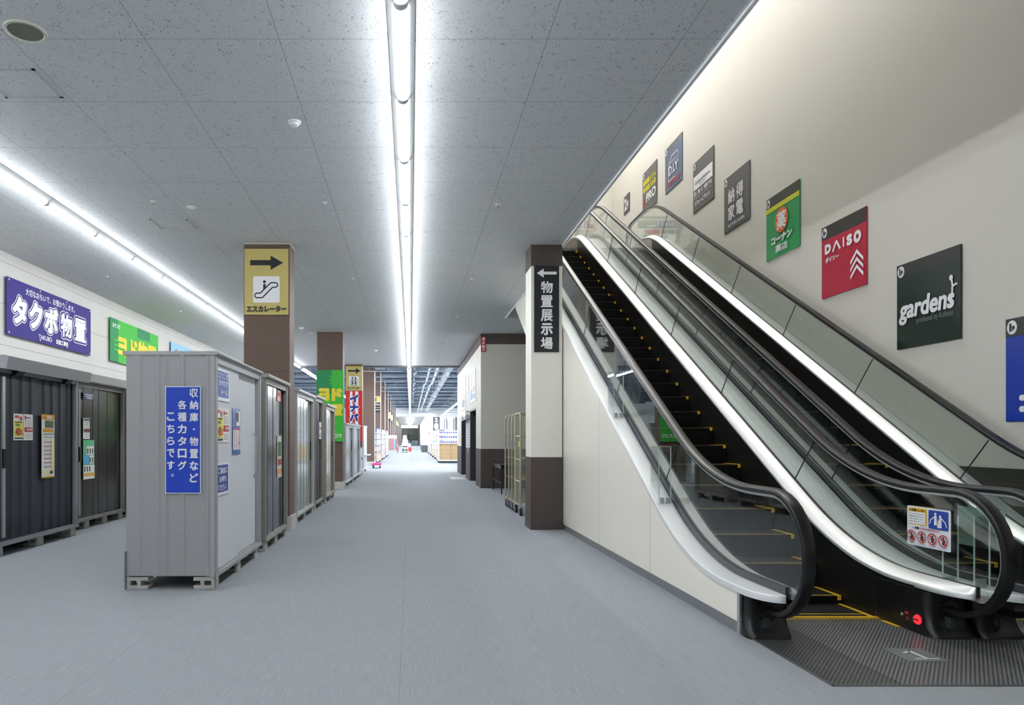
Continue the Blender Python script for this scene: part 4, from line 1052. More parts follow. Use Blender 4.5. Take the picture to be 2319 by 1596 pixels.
# ---------------------------------------------------------------- square shop signs climbing the right wall
RX = 5.694; NY = (0, -1, 0)
CHAR = col(74, 75, 76, 0.35); DK = col(46, 47, 46, 0.35)
def shop_sign(label, y, z, w, h, base): return Board('shop_sign', label, 'shop sign', (RX, y, z), NY, Z, w, h, base, 0.014)
def floor_disc(b, h):
    b.start('floor_badge', WHITE).disc(0.072, h - 0.085, 0.055, 0.066)
    b.start('badge_lettering', INK).text('1', 0.045, h - 0.125, 0.068, h - 0.045, 0.09).text('F', 0.077, h - 0.117, 0.105, h - 0.072, 0.09)
b = shop_sign('blue square shop sign with white bars, lowest on the wall', 6.70, 1.566, 0.96, 0.972, col(24, 56, 168, 0.3))
b.start('dark_band', DK).rect(0, 0.80, 0.96, 0.972)
floor_disc(b, 0.972)
b.start('emblem', WHITE).rect(0.155, 0.19, 0.6, 0.245, 0.025).rect(0.155, 0.085, 0.6, 0.14, 0.025).done()
b = shop_sign('dark green square shop sign with white script lettering', 8.20, 2.44, 0.95, 0.975, col(22, 40, 34, 0.3))
b.start('dark_band', DK).rect(0, 0.83, 0.95, 0.975)
floor_disc(b, 0.975)
b.start('lettering', WHITE).text('gardens', 0.04, 0.27, 0.86, 0.56, 0.035, slant=0.12)
b.line([(0.825, 0.38), (0.845, 0.47), (0.85, 0.57), (0.835, 0.655)], 0.024).line([(0.85, 0.555), (0.885, 0.575), (0.915, 0.575)], 0.022).disc(0.83, 0.655, 0.026, 0.03)
b.start('small_lettering', col(128, 140, 140)).text('produced by Kohnan', 0.33, 0.24, 0.86, 0.32).done()
b = shop_sign('crimson square shop sign with white lettering and three chevrons', 9.70, 3.33, 0.95, 0.975, col(186, 34, 64, 0.3))
b.start('dark_band', DK).rect(0, 0.79, 0.95, 0.975)
floor_disc(b, 0.975)
b.start('lettering', WHITE)
b.text('D', 0.085, 0.585, 0.225, 0.72, 0.10).line([(0.265, 0.585), (0.345, 0.71), (0.43, 0.585)], 0.035).text('I', 0.485, 0.585, 0.515, 0.72, 0.08).text('S', 0.565, 0.575, 0.68, 0.72, 0.10).text('O', 0.71, 0.565, 0.86, 0.725, 0.10)
b.text('ダイソー', 0.10, 0.465, 0.40, 0.54, 0.06)
b.start('chevron', WHITE)
for k in range(3):
    v = 0.12 + 0.095 * k
    b.poly([(0.645, v), (0.645, v + 0.048), (0.775, v + 0.175), (0.905, v + 0.048), (0.905, v), (0.775, v + 0.125)], [(0, 5, 2, 1), (5, 4, 3, 2)])
b.done()
b = shop_sign('green square shop sign with orange disc and yellow stripe', 11.21, 4.227, 0.955, 0.975, col(24, 150, 84, 0.3))
b.start('dark_band', DK).rect(0, 0.815, 0.955, 0.975)
b.start('yellow_stripe', col(206, 208, 40, 0.4)).rect(0, 0.74, 0.955, 0.815)
floor_disc(b, 0.975)
b.start('orange_disc', col(222, 112, 48)).disc(0.47, 0.53, 0.19)
b.start('lettering', WHITE).text('薬', 0.335, 0.39, 0.605, 0.665, 0.03).text('コーナン', 0.17, 0.2, 0.77, 0.325, 0.09).text('薬店', 0.30, 0.055, 0.655, 0.17, 0.03).done()
b = shop_sign('charcoal square shop sign with four large white characters', 12.72, 5.11, 0.955, 0.972, CHAR)
floor_disc(b, 0.972)
b.start('lettering', WHITE).text('納', 0.17, 0.47, 0.42, 0.73, 0.02).text('得', 0.48, 0.47, 0.74, 0.73, 0.02).text('家', 0.17, 0.17, 0.42, 0.43, 0.02).text('電', 0.48, 0.17, 0.74, 0.43, 0.02)
b.text('NATTOKU KADEN', 0.16, 0.06, 0.78, 0.115, 0.015).done()
b = shop_sign('charcoal square shop sign with a white panel of thin serif lettering', 14.12, 5.93, 0.955, 0.985, CHAR)
b.start('white_panel', WHITE).rect(0.03, 0.43, 0.91, 0.70)
floor_disc(b, 0.985)
b.start('dark_lettering', col(90, 90, 90)).text('CustomReform', 0.11, 0.53, 0.8, 0.60, 0.02).text('コーナン', 0.33, 0.46, 0.62, 0.505, 0.04)
b.start('lettering', WHITE).text('見て、触って、相談できる', 0.06, 0.30, 0.9, 0.39, 0.03).text('コーナンの', 0.25, 0.24, 0.7, 0.275).text('リフォームブランド', 0.12, 0.10, 0.82, 0.20, 0.03)
b.rect(0.06, 0.255, 0.22, 0.262).rect(0.73, 0.255, 0.88, 0.262).done()
b = shop_sign('slate blue square shop sign with a white outline and red lettering', 15.67, 6.85, 0.97, 0.98, col(62, 82, 118, 0.35))
b.start('dark_band', CHAR).rect(0, 0.88, 0.97, 0.98)
floor_disc(b, 0.98)
b.start('outline', WHITE).line([(0.22, 0.20), (0.22, 0.55), (0.40, 0.71), (0.73, 0.71), (0.79, 0.62), (0.79, 0.42)], 0.014).line([(0.22, 0.20), (0.60, 0.20)], 0.014)
b.start('lettering', WHITE).text('D.I.Y', 0.25, 0.31, 0.76, 0.51, 0.03).text('KOHNAN', 0.3, 0.555, 0.7, 0.59)
b.start('red_lettering', col(190, 60, 60)).text('RENOVATION', 0.14, 0.08, 0.86, 0.19, 0.02).done()
b = shop_sign('charcoal square shop sign with yellow lines and bold white capitals, topmost on the wall', 17.19, 6.88, 0.98, 0.985, CHAR)
floor_disc(b, 0.985)
b.start('yellow_lettering', col(214, 206, 50)).text('建築職人さん', 0.06, 0.64, 0.94, 0.78, 0.035).text('専用館のお店', 0.06, 0.47, 0.94, 0.61, 0.035)
b.start('lettering', WHITE).text('PRO', 0.27, 0.2, 0.93, 0.42, 0.06, slant=0.08)
b.start('red_ring', col(206, 60, 60)).ring(0.14, 0.25, 0.085, 0.022).rect(0.128, 0.24, 0.152, 0.34).done()
b = Board('floor_sign', 'small dark floor sign reading 2F beside the top of the escalators', 'floor sign', (RX, 18.70, 7.35), NY, Z, 0.45, 0.475, DK, 0.014)
b.start('lettering', WHITE).text('2', 0.05, 0.08, 0.235, 0.40, 0.05).text('F', 0.27, 0.08, 0.40, 0.28, 0.06).done()

# directory board and notices on the upper end wall (they mirror in the balustrade glass)
b = Board('directory_board', 'pale store directory board on the upper floor end wall', 'directory board', (3.17, 19.89, 7.0), X, Z, 1.31, 0.72, col(226, 228, 228), 0.02)
b.start('header', col(120, 122, 118)).rect(0.02, 0.62, 1.29, 0.71)
b.start('navy_panel', col(60, 84, 124)).rect(0.03, 0.36, 0.67, 0.59)
b.start('charcoal_panel', col(84, 86, 84)).rect(0.70, 0.36, 1.26, 0.59).rect(0.22, 0.2, 0.40, 0.32).rect(0.42, 0.2, 0.6, 0.32).rect(0.03, 0.2, 0.2, 0.32)
b.start('red_panel', col(186, 60, 70)).rect(0.64, 0.2, 0.84, 0.32).rect(0.86, 0.2, 1.06, 0.32)
b.start('green_panel', col(70, 130, 90)).rect(0.42, 0.05, 0.62, 0.16).rect(0.66, 0.05, 1.1, 0.16)
b.start('lettering', WHITE).text('コーナン', 0.22, 0.42, 0.62, 0.52, 0.06).text('PRO', 0.74, 0.39, 1.0, 0.46, 0.06).text('FLOOR GUIDE', 0.05, 0.64, 0.4, 0.69)
b.start('yellow_lettering', col(200, 196, 80)).text('建築職人さん', 0.76, 0.51, 1.2, 0.57)
b.start('orange_ring', col(220, 110, 60)).ring(0.125, 0.475, 0.07, 0.02).done()
b = Board('prohibition_sign', 'white notice with a red prohibition ring on the upper end wall', 'sign', (4.85, 19.89, 7.05), X, Z, 0.5, 0.66, col(230, 232, 230), 0.01)
b.start('dark_picture', col(90, 92, 92)).poly([(0.14, 0.3), (0.36, 0.3), (0.36, 0.42), (0.14, 0.46)]).rect(0.03, 0.06, 0.47, 0.16)
b.start('red_ring', col(196, 70, 70)).ring(0.25, 0.38, 0.19, 0.03).line([(0.12, 0.5), (0.38, 0.26)], 0.03).done()

# ---------------------------------------------------------------- things by the elevator block
b = Board('extinguisher_sign', 'small red vertical sign with white characters at the corner of the elevator block', 'sign', (2.002, 19.985, 3.88), X, Z, 0.135, 0.43, col(196, 44, 44, 0.5), 0.008)
b.start('lettering', WHITE).column_text('消火器', 0.025, 0.11, 0.415, 0.11, 0.09, 0.04).poly([(0.03, 0.08), (0.068, 0.02), (0.106, 0.08)][::-1]).done()
EXS = EX - 0.004
def side_board(name, label, y0, y1, z0, z1): return Board(name, label, 'poster', (EXS, y1, z0), NY, Z, y1 - y0, z1 - z0, col(214, 220, 228, 0.4), 0.012)
b = side_board('wall_poster', 'framed floor guide poster above the nearer elevator opening', 21.55, 23.4, 2.58, 3.6)
b.start('blue_band', col(130, 152, 190)).rect(0.05, 0.85, 1.8, 0.98)
b.start('red_print', col(210, 120, 120)).rect(0.1, 0.55, 0.8, 0.8).rect(1.0, 0.3, 1.7, 0.5)
b.start('blue_print', col(110, 150, 200)).rect(0.1, 0.1, 0.8, 0.45).rect(1.0, 0.1, 1.7, 0.25)
b.start('pale_print', WHITE).rect(1.0, 0.55, 1.7, 0.8).done()
b = side_board('wall_poster', 'framed poster above the farther elevator opening', 25.4, 27.4, 2.5, 3.7)
b.start('blue_band', col(140, 160, 196)).rect(0.05, 1.0, 1.95, 1.15)
b.start('red_print', col(214, 140, 130)).rect(0.1, 0.42, 1.9, 0.55)
b.start('blue_print', col(120, 150, 200)).rect(0.3, 0.7, 1.2, 0.95)
b.start('dark_print', col(100, 120, 120)).rect(0.3, 0.1, 1.6, 0.38).done()
b = side_board('wall_poster', 'narrow notice between the two posters above the elevator openings', 24.1, 24.5, 3.0, 3.6)
b.start('dark_print', col(130, 140, 160)).rect(0.05, 0.1, 0.35, 0.2).rect(0.05, 0.3, 0.35, 0.5).done()
b = side_board('notice', 'white notice sheet on the wall between the elevator openings', 23.85, 24.5, 1.1, 1.95)
b.start('small_print', col(120, 124, 140))
for k in range(8): b.rect(0.06, 0.08 + 0.09 * k, 0.58, 0.11 + 0.09 * k)
b.done()
b = side_board('notice', 'white notice sheet nearest the farther elevator opening', 24.65, 25.25, 1.1, 2.0)
b.start('small_print', col(140, 124, 140))
for k in range(8): b.rect(0.06, 0.08 + 0.09 * k, 0.54, 0.11 + 0.09 * k)
b.done()
t = thing('curtain_roll', 'rolled up clear plastic sheet above the notices between the elevator openings', 'plastic sheet', (1.93, 24.6, 2.05))
part('roll', MB().cyl((1.93, 23.7, 2.16), (1.9, 25.6, 2.16), 0.07, 14), col(196, 198, 204, 0.15, 0.2), t, True)
part('hanging_flap', MB().box(1.85, 1.86, 23.8, 25.5, 2.06, 2.36).box(1.78, 1.79, 24.5, 25.6, 2.0, 2.3), col(206, 208, 212, 0.2), t)
part('hanging_flap', MB().box(1.86, 1.99, 23.8, 23.81, 2.3, 2.36), M_ALU, t)
solo('pull_cord', MB().cyl((1.96, 23.95, 0.95), (1.96, 23.95, 2.06), 0.008, 6), M_STEELW, 'white cord hanging from the rolled plastic sheet by the elevators', 'cord')

# folding table behind the roll cages
t = thing('folding_table', 'small black topped folding table between elevator block and roll cages', 'table', (2.73, 18.65, 0))
part('tabletop', MB().box(2.26, 3.2, 17.7, 19.6, 0.715, 0.745), M_BLACK, t)
part('apron', MB().box(2.29, 3.16, 17.74, 17.77, 0.64, 0.715).box(2.29, 2.32, 17.74, 19.56, 0.64, 0.715), M_BLACK, t)
for x, y in ((2.30, 17.76), (3.14, 17.76), (2.30, 19.54), (3.14, 19.54)): part('leg', MB().cyl((x, y, 0), (x, y, 0.715), 0.016, 10), M_BLACK, t)
part('stretcher', MB().cyl((2.30, 17.76, 0.28), (2.30, 19.54, 0.28), 0.012, 8).cyl((3.14, 17.76, 0.28), (3.14, 19.54, 0.28), 0.012, 8), M_BLACK, t)

# nested roll cages
TUBE = col(176, 172, 152, 0.4, 0.35)
def cage_panel(x, y0, y1, z0, z1, grid=True):
    """tubular end frame in a y-z plane"""
    r = 0.016; k = 0.09
    pth = [(x, y0, z0)] + [(x, y0, z1 - k)] + [(x, y0 + k - k * math.cos(a), z1 - k + k * math.sin(a)) for a in (0.4, 0.8, 1.2)] + [(x, y0 + k, z1), (x, y1 - k, z1)] + [(x, y1 - k + k * math.sin(a), z1 - k + k * math.cos(a)) for a in (0.4, 0.8, 1.2)] + [(x, y1, z1 - k), (x, y1, z0)]
    return MB().tube(pth, r, 8)
def roll_cage(y, label):
    x0, x1, z0, z1 = 1.99, 2.85, 0.2, 1.9
    t = thing('roll_cage', label, 'roll cage', ((x0 + x1) / 2, y, 0), 'nested roll cages')
    def xframe(yy):
        k = 0.09; r = 0.016
        p = [(x0, yy, z0), (x0, yy, z1 - k)] + [(x0 + k - k * math.cos(a), yy, z1 - k + k * math.sin(a)) for a in (0.5, 1.0)] + [(x0 + k, yy, z1), (x1 - k, yy, z1)] + [(x1 - k + k * math.sin(a), yy, z1 - k + k * math.cos(a)) for a in (0.5, 1.0)] + [(x1, yy, z1 - k), (x1, yy, z0)]
        return MB().tube(p, r, 8)
    fr = part('back_frame', xframe(y), TUBE, t, True)
    bars = MB()
    for z in (0.62, 1.02, 1.45): bars.cyl((x0, y, z), (x1, y, z), 0.011, 6)
    for i in range(1, 9): bars.cyl((x0 + (x1 - x0) * i / 9, y, z0), (x0 + (x1 - x0) * i / 9, y, 1.88), 0.006, 6)
    part('grid', bars, TUBE, fr)
    part('latch_plate', MB().box(x0 - 0.022, x0 + 0.022, y - 0.02, y + 0.02, 1.27, 1.36), M_SILVER, fr)
    sf = part('side_frame', cage_panel(x0 + 0.01, y - 0.62, y - 0.04, z0, z1 - 0.03), TUBE, t, True) if label.startswith('front') else None
    if sf:
        sb = MB()
        for z in (0.62, 1.02, 1.45): sb.cyl((x0 + 0.01, y - 0.62, z), (x0 + 0.01, y - 0.04, z), 0.012, 6)
        for i in range(1, 5): sb.cyl((x0 + 0.01, y - 0.62 + 0.116 * i, z0), (x0 + 0.01, y - 0.62 + 0.116 * i, 1.86), 0.006, 6)
        part('grid', sb, TUBE, sf)
        part('caution_tag', MB().box(x0 - 0.008, x0 - 0.002, y - 0.62, y - 0.5, 1.26, 1.36), col(206, 206, 70), sf)
    L = 0.64 if sf else 0.36
    part('base_frame', MB().box(x0 - 0.01, x1 + 0.01, y - 0.03, y + 0.03, 0.18, 0.215).box(x0 - 0.01, x0 + 0.03, y - L, y + 0.03, 0.18, 0.21).box(x1 - 0.03, x1 + 0.01, y - L, y + 0.03, 0.18, 0.21), TUBE, t)
    for cx in (x0 + 0.02, x1 - 0.02):
        for cy in (y - L + 0.06, y - 0.02):
            c = part('caster', MB().cyl((cx - 0.022, cy, 0.07), (cx + 0.022, cy, 0.07), 0.07, 18), col(34, 36, 54, 0.4), t, True)
            part('fork', MB().box(cx - 0.034, cx - 0.026, cy - 0.025, cy + 0.025, 0.06, 0.18).box(cx + 0.026, cx + 0.034, cy - 0.025, cy + 0.025, 0.06, 0.18), M_SILVER, c)
    return t
roll_cage(13.4, 'front roll cage of the nest beside the cream column, with a grid side')
for i, y in enumerate((13.8, 14.25, 14.75)):
    roll_cage(y, '%s roll cage of the nest beside the cream column, counted from its front' % ORD[i + 1])
# wheel stop strips on the floor near the elevator block
b = Board('floor_grating', 'pale slotted strip in the floor before the sales hall', 'floor grating', (1.42, 24.3, 0.001), X, (0, 1, 0), 0.5, 1.7, col(160, 164, 168), 0.001)
b.start('slot', col(206, 206, 196))
for k in range(6): b.rect(0.02 + 0.085 * k, 0.02, 0.05 + 0.085 * k, 1.68)
b.done()

# ---------------------------------------------------------------- sales hall: structure under the deck
M_CHAN = col(150, 158, 168, 0.5)
DECK_GREY = col(128, 142, 158, 0.9, var=0.25, scale=9)
for y in range(33, 95, 4): struct('beam', MB().box(-22, 12, y, y + 0.3, 5.55, 6.05).box(-22, 12, y - 0.12, y + 0.42, 5.5, 5.56), DECK_GREY)
for i, y in enumerate([33.8, 36.9, 40, 44.4, 48, 52, 56.5, 62, 68, 74, 80, 87]):
    t = thing('ceiling_channel', '%s white cross channel under the hall deck, counted from the corridor' % ORD[i], 'ceiling channel', (-3, y, 4.6), 'white cross channels')
    part('channel', MB().box(-12, 9, y - 0.02, y + 0.02, 4.64, 4.685), M_CHAN, t)
    for x in (-9, -6.5, -3.6, -2.0, -1.0, 0.6, 1.9, 3.4, 6): part('hanger_rod', MB().cyl((x, y, 4.66), (x, y, 5.55), 0.008, 6), M_CHAN, t)
PIPE = col(176, 183, 192, 0.45)
for x, z, r, lab in ((0.98, 4.98, 0.05, 'white pipe running down the hall ceiling, nearest the lamp row'), (1.38, 4.98, 0.07, 'white pipe running down the hall ceiling, beside the wide tray')):
    t = thing('ceiling_pipe', lab, 'pipe', (x, 62, z))
    part('pipe_run', MB().tube([(x, 30, z), (x, 45.5, z), (x - 0.08, 46.5, z), (x - 0.08, 93.9, z)], r, 10), PIPE, t, True)
    for y in range(34, 94, 6): part('pipe_hanger', MB().cyl((x - (0.08 if y > 46 else 0), y, z), (x - (0.08 if y > 46 else 0), y, 6.05), 0.01, 6), M_STEELW, t)
t = thing('cable_tray', 'wide white tray running down the hall ceiling right of the pipes', 'cable tray', (1.95, 62, 4.9))
part('tray', MB().box(1.78, 2.12, 30, 93.9, 4.9, 4.93).box(1.78, 1.80, 30, 93.9, 4.9, 5.02).box(2.10, 2.12, 30, 93.9, 4.9, 5.02), PIPE, t)
for y in range(33, 94, 6): part('tray_hanger', MB().cyl((1.8, y, 4.95), (1.8, y, 6.05), 0.012, 6).box(1.78, 2.12, y - 0.02, y + 0.02, 4.86, 4.9), M_STEELW, t)
for i, y in enumerate((33.8, 40, 44.4, 48, 56.5, 62)):
    t = thing('hanging_camera', '%s small grey camera pod hanging right of the hall lamp row, counted from the corridor' % ORD[i], 'camera', (0.2, y, 4.6), 'camera pods')
    part('stem', MB().cyl((0.2, y, 4.68), (0.2, y, 5.5), 0.02, 8), M_STEELW, t)
    part('housing', MB().lathe((0.2, y, 4.5), [(0.05, 0.18), (0.09, 0.14), (0.09, 0.06), (0.05, 0.0)], 14), col(130, 138, 150, 0.4), t, True)
t = thing('air_duct', 'grey rectangular duct near the brown columns in the hall', 'air duct', (-1.55, 33, 4.9))
part('duct_run', MB().box(-1.8, -1.3, 31, 36, 4.95, 5.3), col(130, 140, 150, 0.5, 0.3), t)
part('outlet', MB().box(-1.85, -1.25, 35.9, 36.2, 4.9, 5.35), col(70, 80, 92, 0.5), t)

# ---------------------------------------------------------------- racks and goods
def pal(*cs): return [col(*c, 0.45) for c in cs]
GOODS = pal((206, 210, 216), (180, 196, 216), (64, 92, 170), (190, 90, 110), (84, 150, 96), (208, 204, 176), (170, 176, 186), (120, 166, 178), (200, 146, 156))
CARD = col(186, 158, 118, 0.7, var=0.05)
def box_thing(name, mb, mat, label, cat, group): return solo(name, mb, mat, label, cat, group)
def carton(x0, x1, y0, y1, z0, z1, label, group):
    t = thing('cardboard_box', label, 'box', ((x0 + x1) / 2, (y0 + y1) / 2, z0), group)
    part('carton', MB().box(x0, x1, y0, y1, z0, z1), CARD, t)
    w, h = x1 - x0, z1 - z0
    m = MB()
    for a, c, d, e in ((0.62, 0.9, 0.45, 0.53), (0.12, 0.2, 0.3, 0.7), (0.36, 0.42, 0.62, 0.72), (0.36, 0.42, 0.35, 0.45)): m.box(x0 + w * a, x0 + w * c, y0 - 0.002, y0, z0 + h * d, z0 + h * e)
    part('printed_mark', m, col(150, 122, 96), t)
    part('tape', MB().box(x0 + w * 0.47, x0 + w * 0.53, y0 - 0.001, y1, z1, z1 + 0.001), col(200, 172, 130), t)
# end rack facing the corridor: four layers of cartons under three shelves of bottles
t = thing('end_rack', 'white end rack of bottles over cardboard boxes at the head of the right-hand racks', 'rack', (2.3, 41.5, 0))
for x in (1.6, 3.7): part('upright', MB().box(x, x + 0.06, 41.0, 41.06, 0, 1.95).box(x, x + 0.06, 41.9, 41.96, 0, 1.95), M_STEELW, t)
part('base', MB().box(1.6, 3.76, 41.0, 41.96, 0.02, 0.16), col(60, 64, 70, 0.5), t)
part('base_edge', MB().box(1.58, 3.78, 40.96, 41.0, 0.12, 0.19), M_STEELW, t)
for z in (1.16, 1.45, 1.72): part('shelf', MB().box(1.66, 3.7, 41.0, 41.9, z - 0.025, z), M_STEELW, t)
for r in range(4):
    for c in range(3):
        carton(1.68 + 0.66 * c, 2.325 + 0.66 * c, 41.06, 41.8, 0.19 + 0.235 * r, 0.42 + 0.235 * r, 'cardboard box in layer %s, %s from the aisle, under the bottles of the end rack' % (('one', 'two', 'three', 'four')[r], ORD[c]), 'cartons on the end rack')
for r, z in enumerate((1.16, 1.45, 1.72)):
    for i in range(15):
        x = 1.74 + 0.132 * i; h = 0.21 if r < 2 else 0.19
        o = thing('bottle', '%s bottle from the aisle on the %s shelf of the end rack' % (ORD[i], ('lowest', 'middle', 'top')[r]), 'bottle', (x, 41.12, z), 'bottles on the end rack')
        part('bottle_body', MB().lathe((x, 41.12, z), [(0.048, 0), (0.05, h * 0.55), (0.03, h * 0.78), (0.016, h * 0.84), (0.016, h)], 10), GOODS[(i * 7 + r) % 2], o, True)
        part('bottle_label', MB().lathe((x, 41.12, z), [(0.051, h * 0.15), (0.052, h * 0.2), (0.052, h * 0.45), (0.051, h * 0.5)], 10), GOODS[2] if (i * 5 + r * 3) % 4 < 3 else GOODS[3], o)
# side racks along both edges of the aisle, goods on their aisle ends
def side_rack(xa, xb, y, depth, label, side, low_card, tag):
    t = thing('store_rack', label, 'rack', ((xa + xb) / 2, y + depth / 2, 0))
    x0, x1 = sorted((xa, xb))
    for x in (x0, x1 - 0.05): part('upright', MB().box(x, x + 0.05, y, y + 0.05, 0, 1.95).box(x, x + 0.05, y + depth - 0.05, y + depth, 0, 1.95), M_STEELW, t)
    part('base', MB().box(x0, x1, y, y + depth, 0.02, 0.14), col(70, 74, 80), t)
    zs = (0.16, 0.75, 1.1, 1.45, 1.8)
    for z in zs: part('shelf', MB().box(x0, x1, y, y + depth, z - 0.025, z), M_STEELW, t)
    for r, z in enumerate(zs):
        h = 0.5 if r == 0 else 0.26
        n = 3
        for i in range(n):
            ya = y + 0.06 + (depth - 0.12) * i / n; yb = ya + (depth - 0.12) / n * 0.88
            xq0, xq1 = (x0 + 0.03, x0 + 0.4) if side > 0 else (x1 - 0.4, x1 - 0.03)
            m = CARD if low_card and r == 0 else random.choice(GOODS)
            if low_card and r == 0 and side > 0: m = col(176, 150, 96, 0.7)
            pk = thing('carton_pack' if r == 0 else 'goods_pack', '%s pack from the near end on shelf %s of %s' % (ORD[i], ('one', 'two', 'three', 'four', 'five')[r], tag), 'pack', ((xq0 + xq1) / 2, (ya + yb) / 2, z), 'packs on ' + tag)
            hh = h * random.uniform(0.7, 1.0)
            part('wrapper', MB().prism([(xq0, ya), (xq1, ya), (xq1, yb), (xq0, yb)], 'z', z, z + hh), m, pk)
            part('print', MB().box(xq0 - 0.003, xq1 + 0.003, ya + (yb - ya) * 0.2, ya + (yb - ya) * 0.8, z + hh * 0.3, z + hh * 0.65).box(xq0 + 0.06, xq1 - 0.06, ya - 0.003, ya, z + hh * 0.25, z + hh * 0.7), random.choice(GOODS), pk)
for i, y in enumerate((44.0, 48.5, 53.5, 59.5, 66.0)):
    side_rack(1.68, 2.6, y, 2.4, '%s goods rack on the right edge of the aisle, behind the end rack' % ORD[i], 1, True, '%s right-hand rack' % ORD[i])
for i, y in enumerate((39.2, 41.8, 46.2, 48.8, 53.8, 56.4)):
    side_rack(-1.85, -2.6, y, 2.2, '%s goods rack among the brown columns on the left edge of the aisle' % ORD[i], -1, i < 2, '%s left-hand rack' % ORD[i])
# pink cart at the foot of the first hall column
t = thing('platform_cart', 'small pink flat cart at the foot of a hall column', 'cart', (-1.6, 33.8, 0))
part('deck', MB().box(-1.86, -1.42, 33.5, 34.4, 0.16, 0.24), col(220, 50, 140, 0.4), t)
for x in (-1.8, -1.48):
    for y in (33.6, 34.3): part('wheel', MB().cyl((x - 0.02, y, 0.06), (x + 0.02, y, 0.06), 0.06, 12), M_BLACK, t)
part('leg', MB().box(-1.84, -1.8, 33.6, 34.3, 0.1, 0.16).box(-1.5, -1.46, 33.6, 34.3, 0.1, 0.16), M_SILVER, t)
# sale pile half way down the aisle
t = thing('display_counter', 'white display counter with dark openings standing in the aisle of the hall', 'counter', (-0.55, 73, 0))
part('body', MB().box(-0.95, -0.25, 72.6, 73.6, 0.05, 0.75), WHITE, t)
for i in range(2): part('opening', MB().box(-0.90 + 0.36 * i, -0.62 + 0.3 * i, 72.59, 72.61, 0.12, 0.42), col(90, 112, 110), t)
part('shelf_slot', MB().box(-0.9, -0.32, 72.59, 72.61, 0.55, 0.68), col(60, 62, 66), t)
part('plinth', MB().box(-0.95, -0.25, 72.62, 73.6, 0, 0.05), INK, t)
for i, (x, z, w, h) in enumerate(((-0.9, 0.75, 0.62, 0.3), (-0.85, 1.05, 0.55, 0.3), (-0.8, 1.35, 0.4, 0.25), (-0.78, 1.6, 0.34, 0.2))):
    solo('white_carton', MB().box(x, x + w, 72.7, 73.4, z, z + h), WHITE, '%s white carton up the pile on the display counter' % ORD[i], 'box', 'white cartons on the counter')
for i, (x, y) in enumerate(((-1.55, 72.4), (-0.2, 73.4))):
    t = thing('goods_cart', 'red cart %s the white display counter' % ('left of' if i == 0 else 'right of'), 'cart', (x, y, 0))
    part('basket', MB().box(x - 0.28, x + 0.28, y - 0.3, y + 0.3, 0.12, 0.55), col(214, 62, 62, 0.5), t)
    part('goods', MB().box(x - 0.24, x + 0.24, y - 0.26, y + 0.26, 0.55, 0.95), col(180, 186, 196), t)
    for cx in (-0.22, 0.22):
        for cy in (-0.24, 0.24): part('wheel', MB().cyl((x + cx - 0.015, y + cy, 0.06), (x + cx + 0.015, y + cy, 0.06), 0.06, 10), M_BLACK, t)
for i, (x, y, c) in enumerate(((-1.75, 62.5, (176, 128, 134)), (-1.7, 64.3, (120, 190, 210)), (-1.55, 66.2, (170, 120, 138)), (-1.6, 69.0, (150, 210, 220)))):
    t = thing('display_stand', '%s tall bright goods stand on the left of the aisle past the left-hand racks' % ORD[i], 'display stand', (x, y, 0))
    part('stand', MB().box(x - 0.25, x + 0.25, y, y + 0.8, 0.0, 1.5), col(190, 194, 200), t)
    part('goods_panel', MB().box(x - 0.22, x + 0.27, y - 0.02, y + 0.8, 0.4, 1.45), col(*c, 0.5), t)
    part('header_card', MB().box(x - 0.25, x + 0.25, y, y + 0.03, 1.5, 1.75), col(236, 238, 242), t)
for i, (x, y) in enumerate(((1.15, 74.0), (1.3, 80.0), (1.25, 87.0))):
    t = thing('display_stand', '%s low stand on the right of the aisle past the right-hand racks' % ORD[i], 'display stand', (x + 0.4, y, 0))
    part('stand', MB().box(x, x + 0.8, y, y + 1.2, 0.0, 1.25), col(80, 84, 92), t)
    part('goods', MB().box(x - 0.02, x + 0.8, y - 0.02, y + 1.1, 0.75, 1.5), col(200, 214, 216), t)
    part('header_card', MB().box(x, x + 0.8, y, y + 0.03, 1.5, 1.9), col(236, 238, 244), t)
b = Board('wall_graphic', 'large white picture sign with a dark panel numbered 2 on the far hall wall', 'sign', (2.95, 93.95, 2.45), X, Z, 3.6, 1.95, col(240, 241, 243), 0.02)
b.start('dark_panel', col(70, 74, 84)).rect(0.05, 0.05, 0.95, 1.9)
b.start('picture', col(110, 112, 116)).rect(1.5, 0.1, 1.62, 1.6).rect(1.75, 0.3, 1.9, 1.75).rect(1.95, 0.1, 2.05, 1.4).rect(2.75, 0.1, 2.9, 1.7).rect(3.0, 0.1, 3.25, 1.85).rect(3.3, 0.1, 3.42, 1.8)
b.start('lettering', WHITE).text('2', 0.25, 1.25, 0.7, 1.8, 0.05).disc(0.48, 0.65, 0.3, 0.45).done()
# far end: glazed front, counters and a person
t = thing('entrance_front', 'dark glazed entrance front at the far end of the aisle', 'entrance', (-0.3, 152, 0))
part('side_wall', MB().box(-4, -2.2, 152, 152.2, 0, CEIL).box(1.6, 2.0, 152, 152.2, 0, CEIL), col(150, 154, 156), t)
part('transom_window', MB().box(-2.2, 1.6, 152, 152.1, 3.75, CEIL), glow('daylight_transom', (0.95, 0.98, 1.0), 3.0), t)
part('glazing', MB().box(-2.2, -0.7, 152, 152.1, 0, 3.7), col(140, 148, 150, 0.2), t); part('glazing', MB().box(-0.7, 1.6, 152, 152.1, 0, 3.7), col(46, 70, 54, 0.2), t)
part('frame', MB().box(-2.2, 1.6, 151.95, 152.0, 3.65, 3.78).box(-0.76, -0.66, 151.95, 152, 0, 3.7).box(-2.2, 1.6, 151.95, 152, 2.3, 2.38), col(120, 124, 126), t)
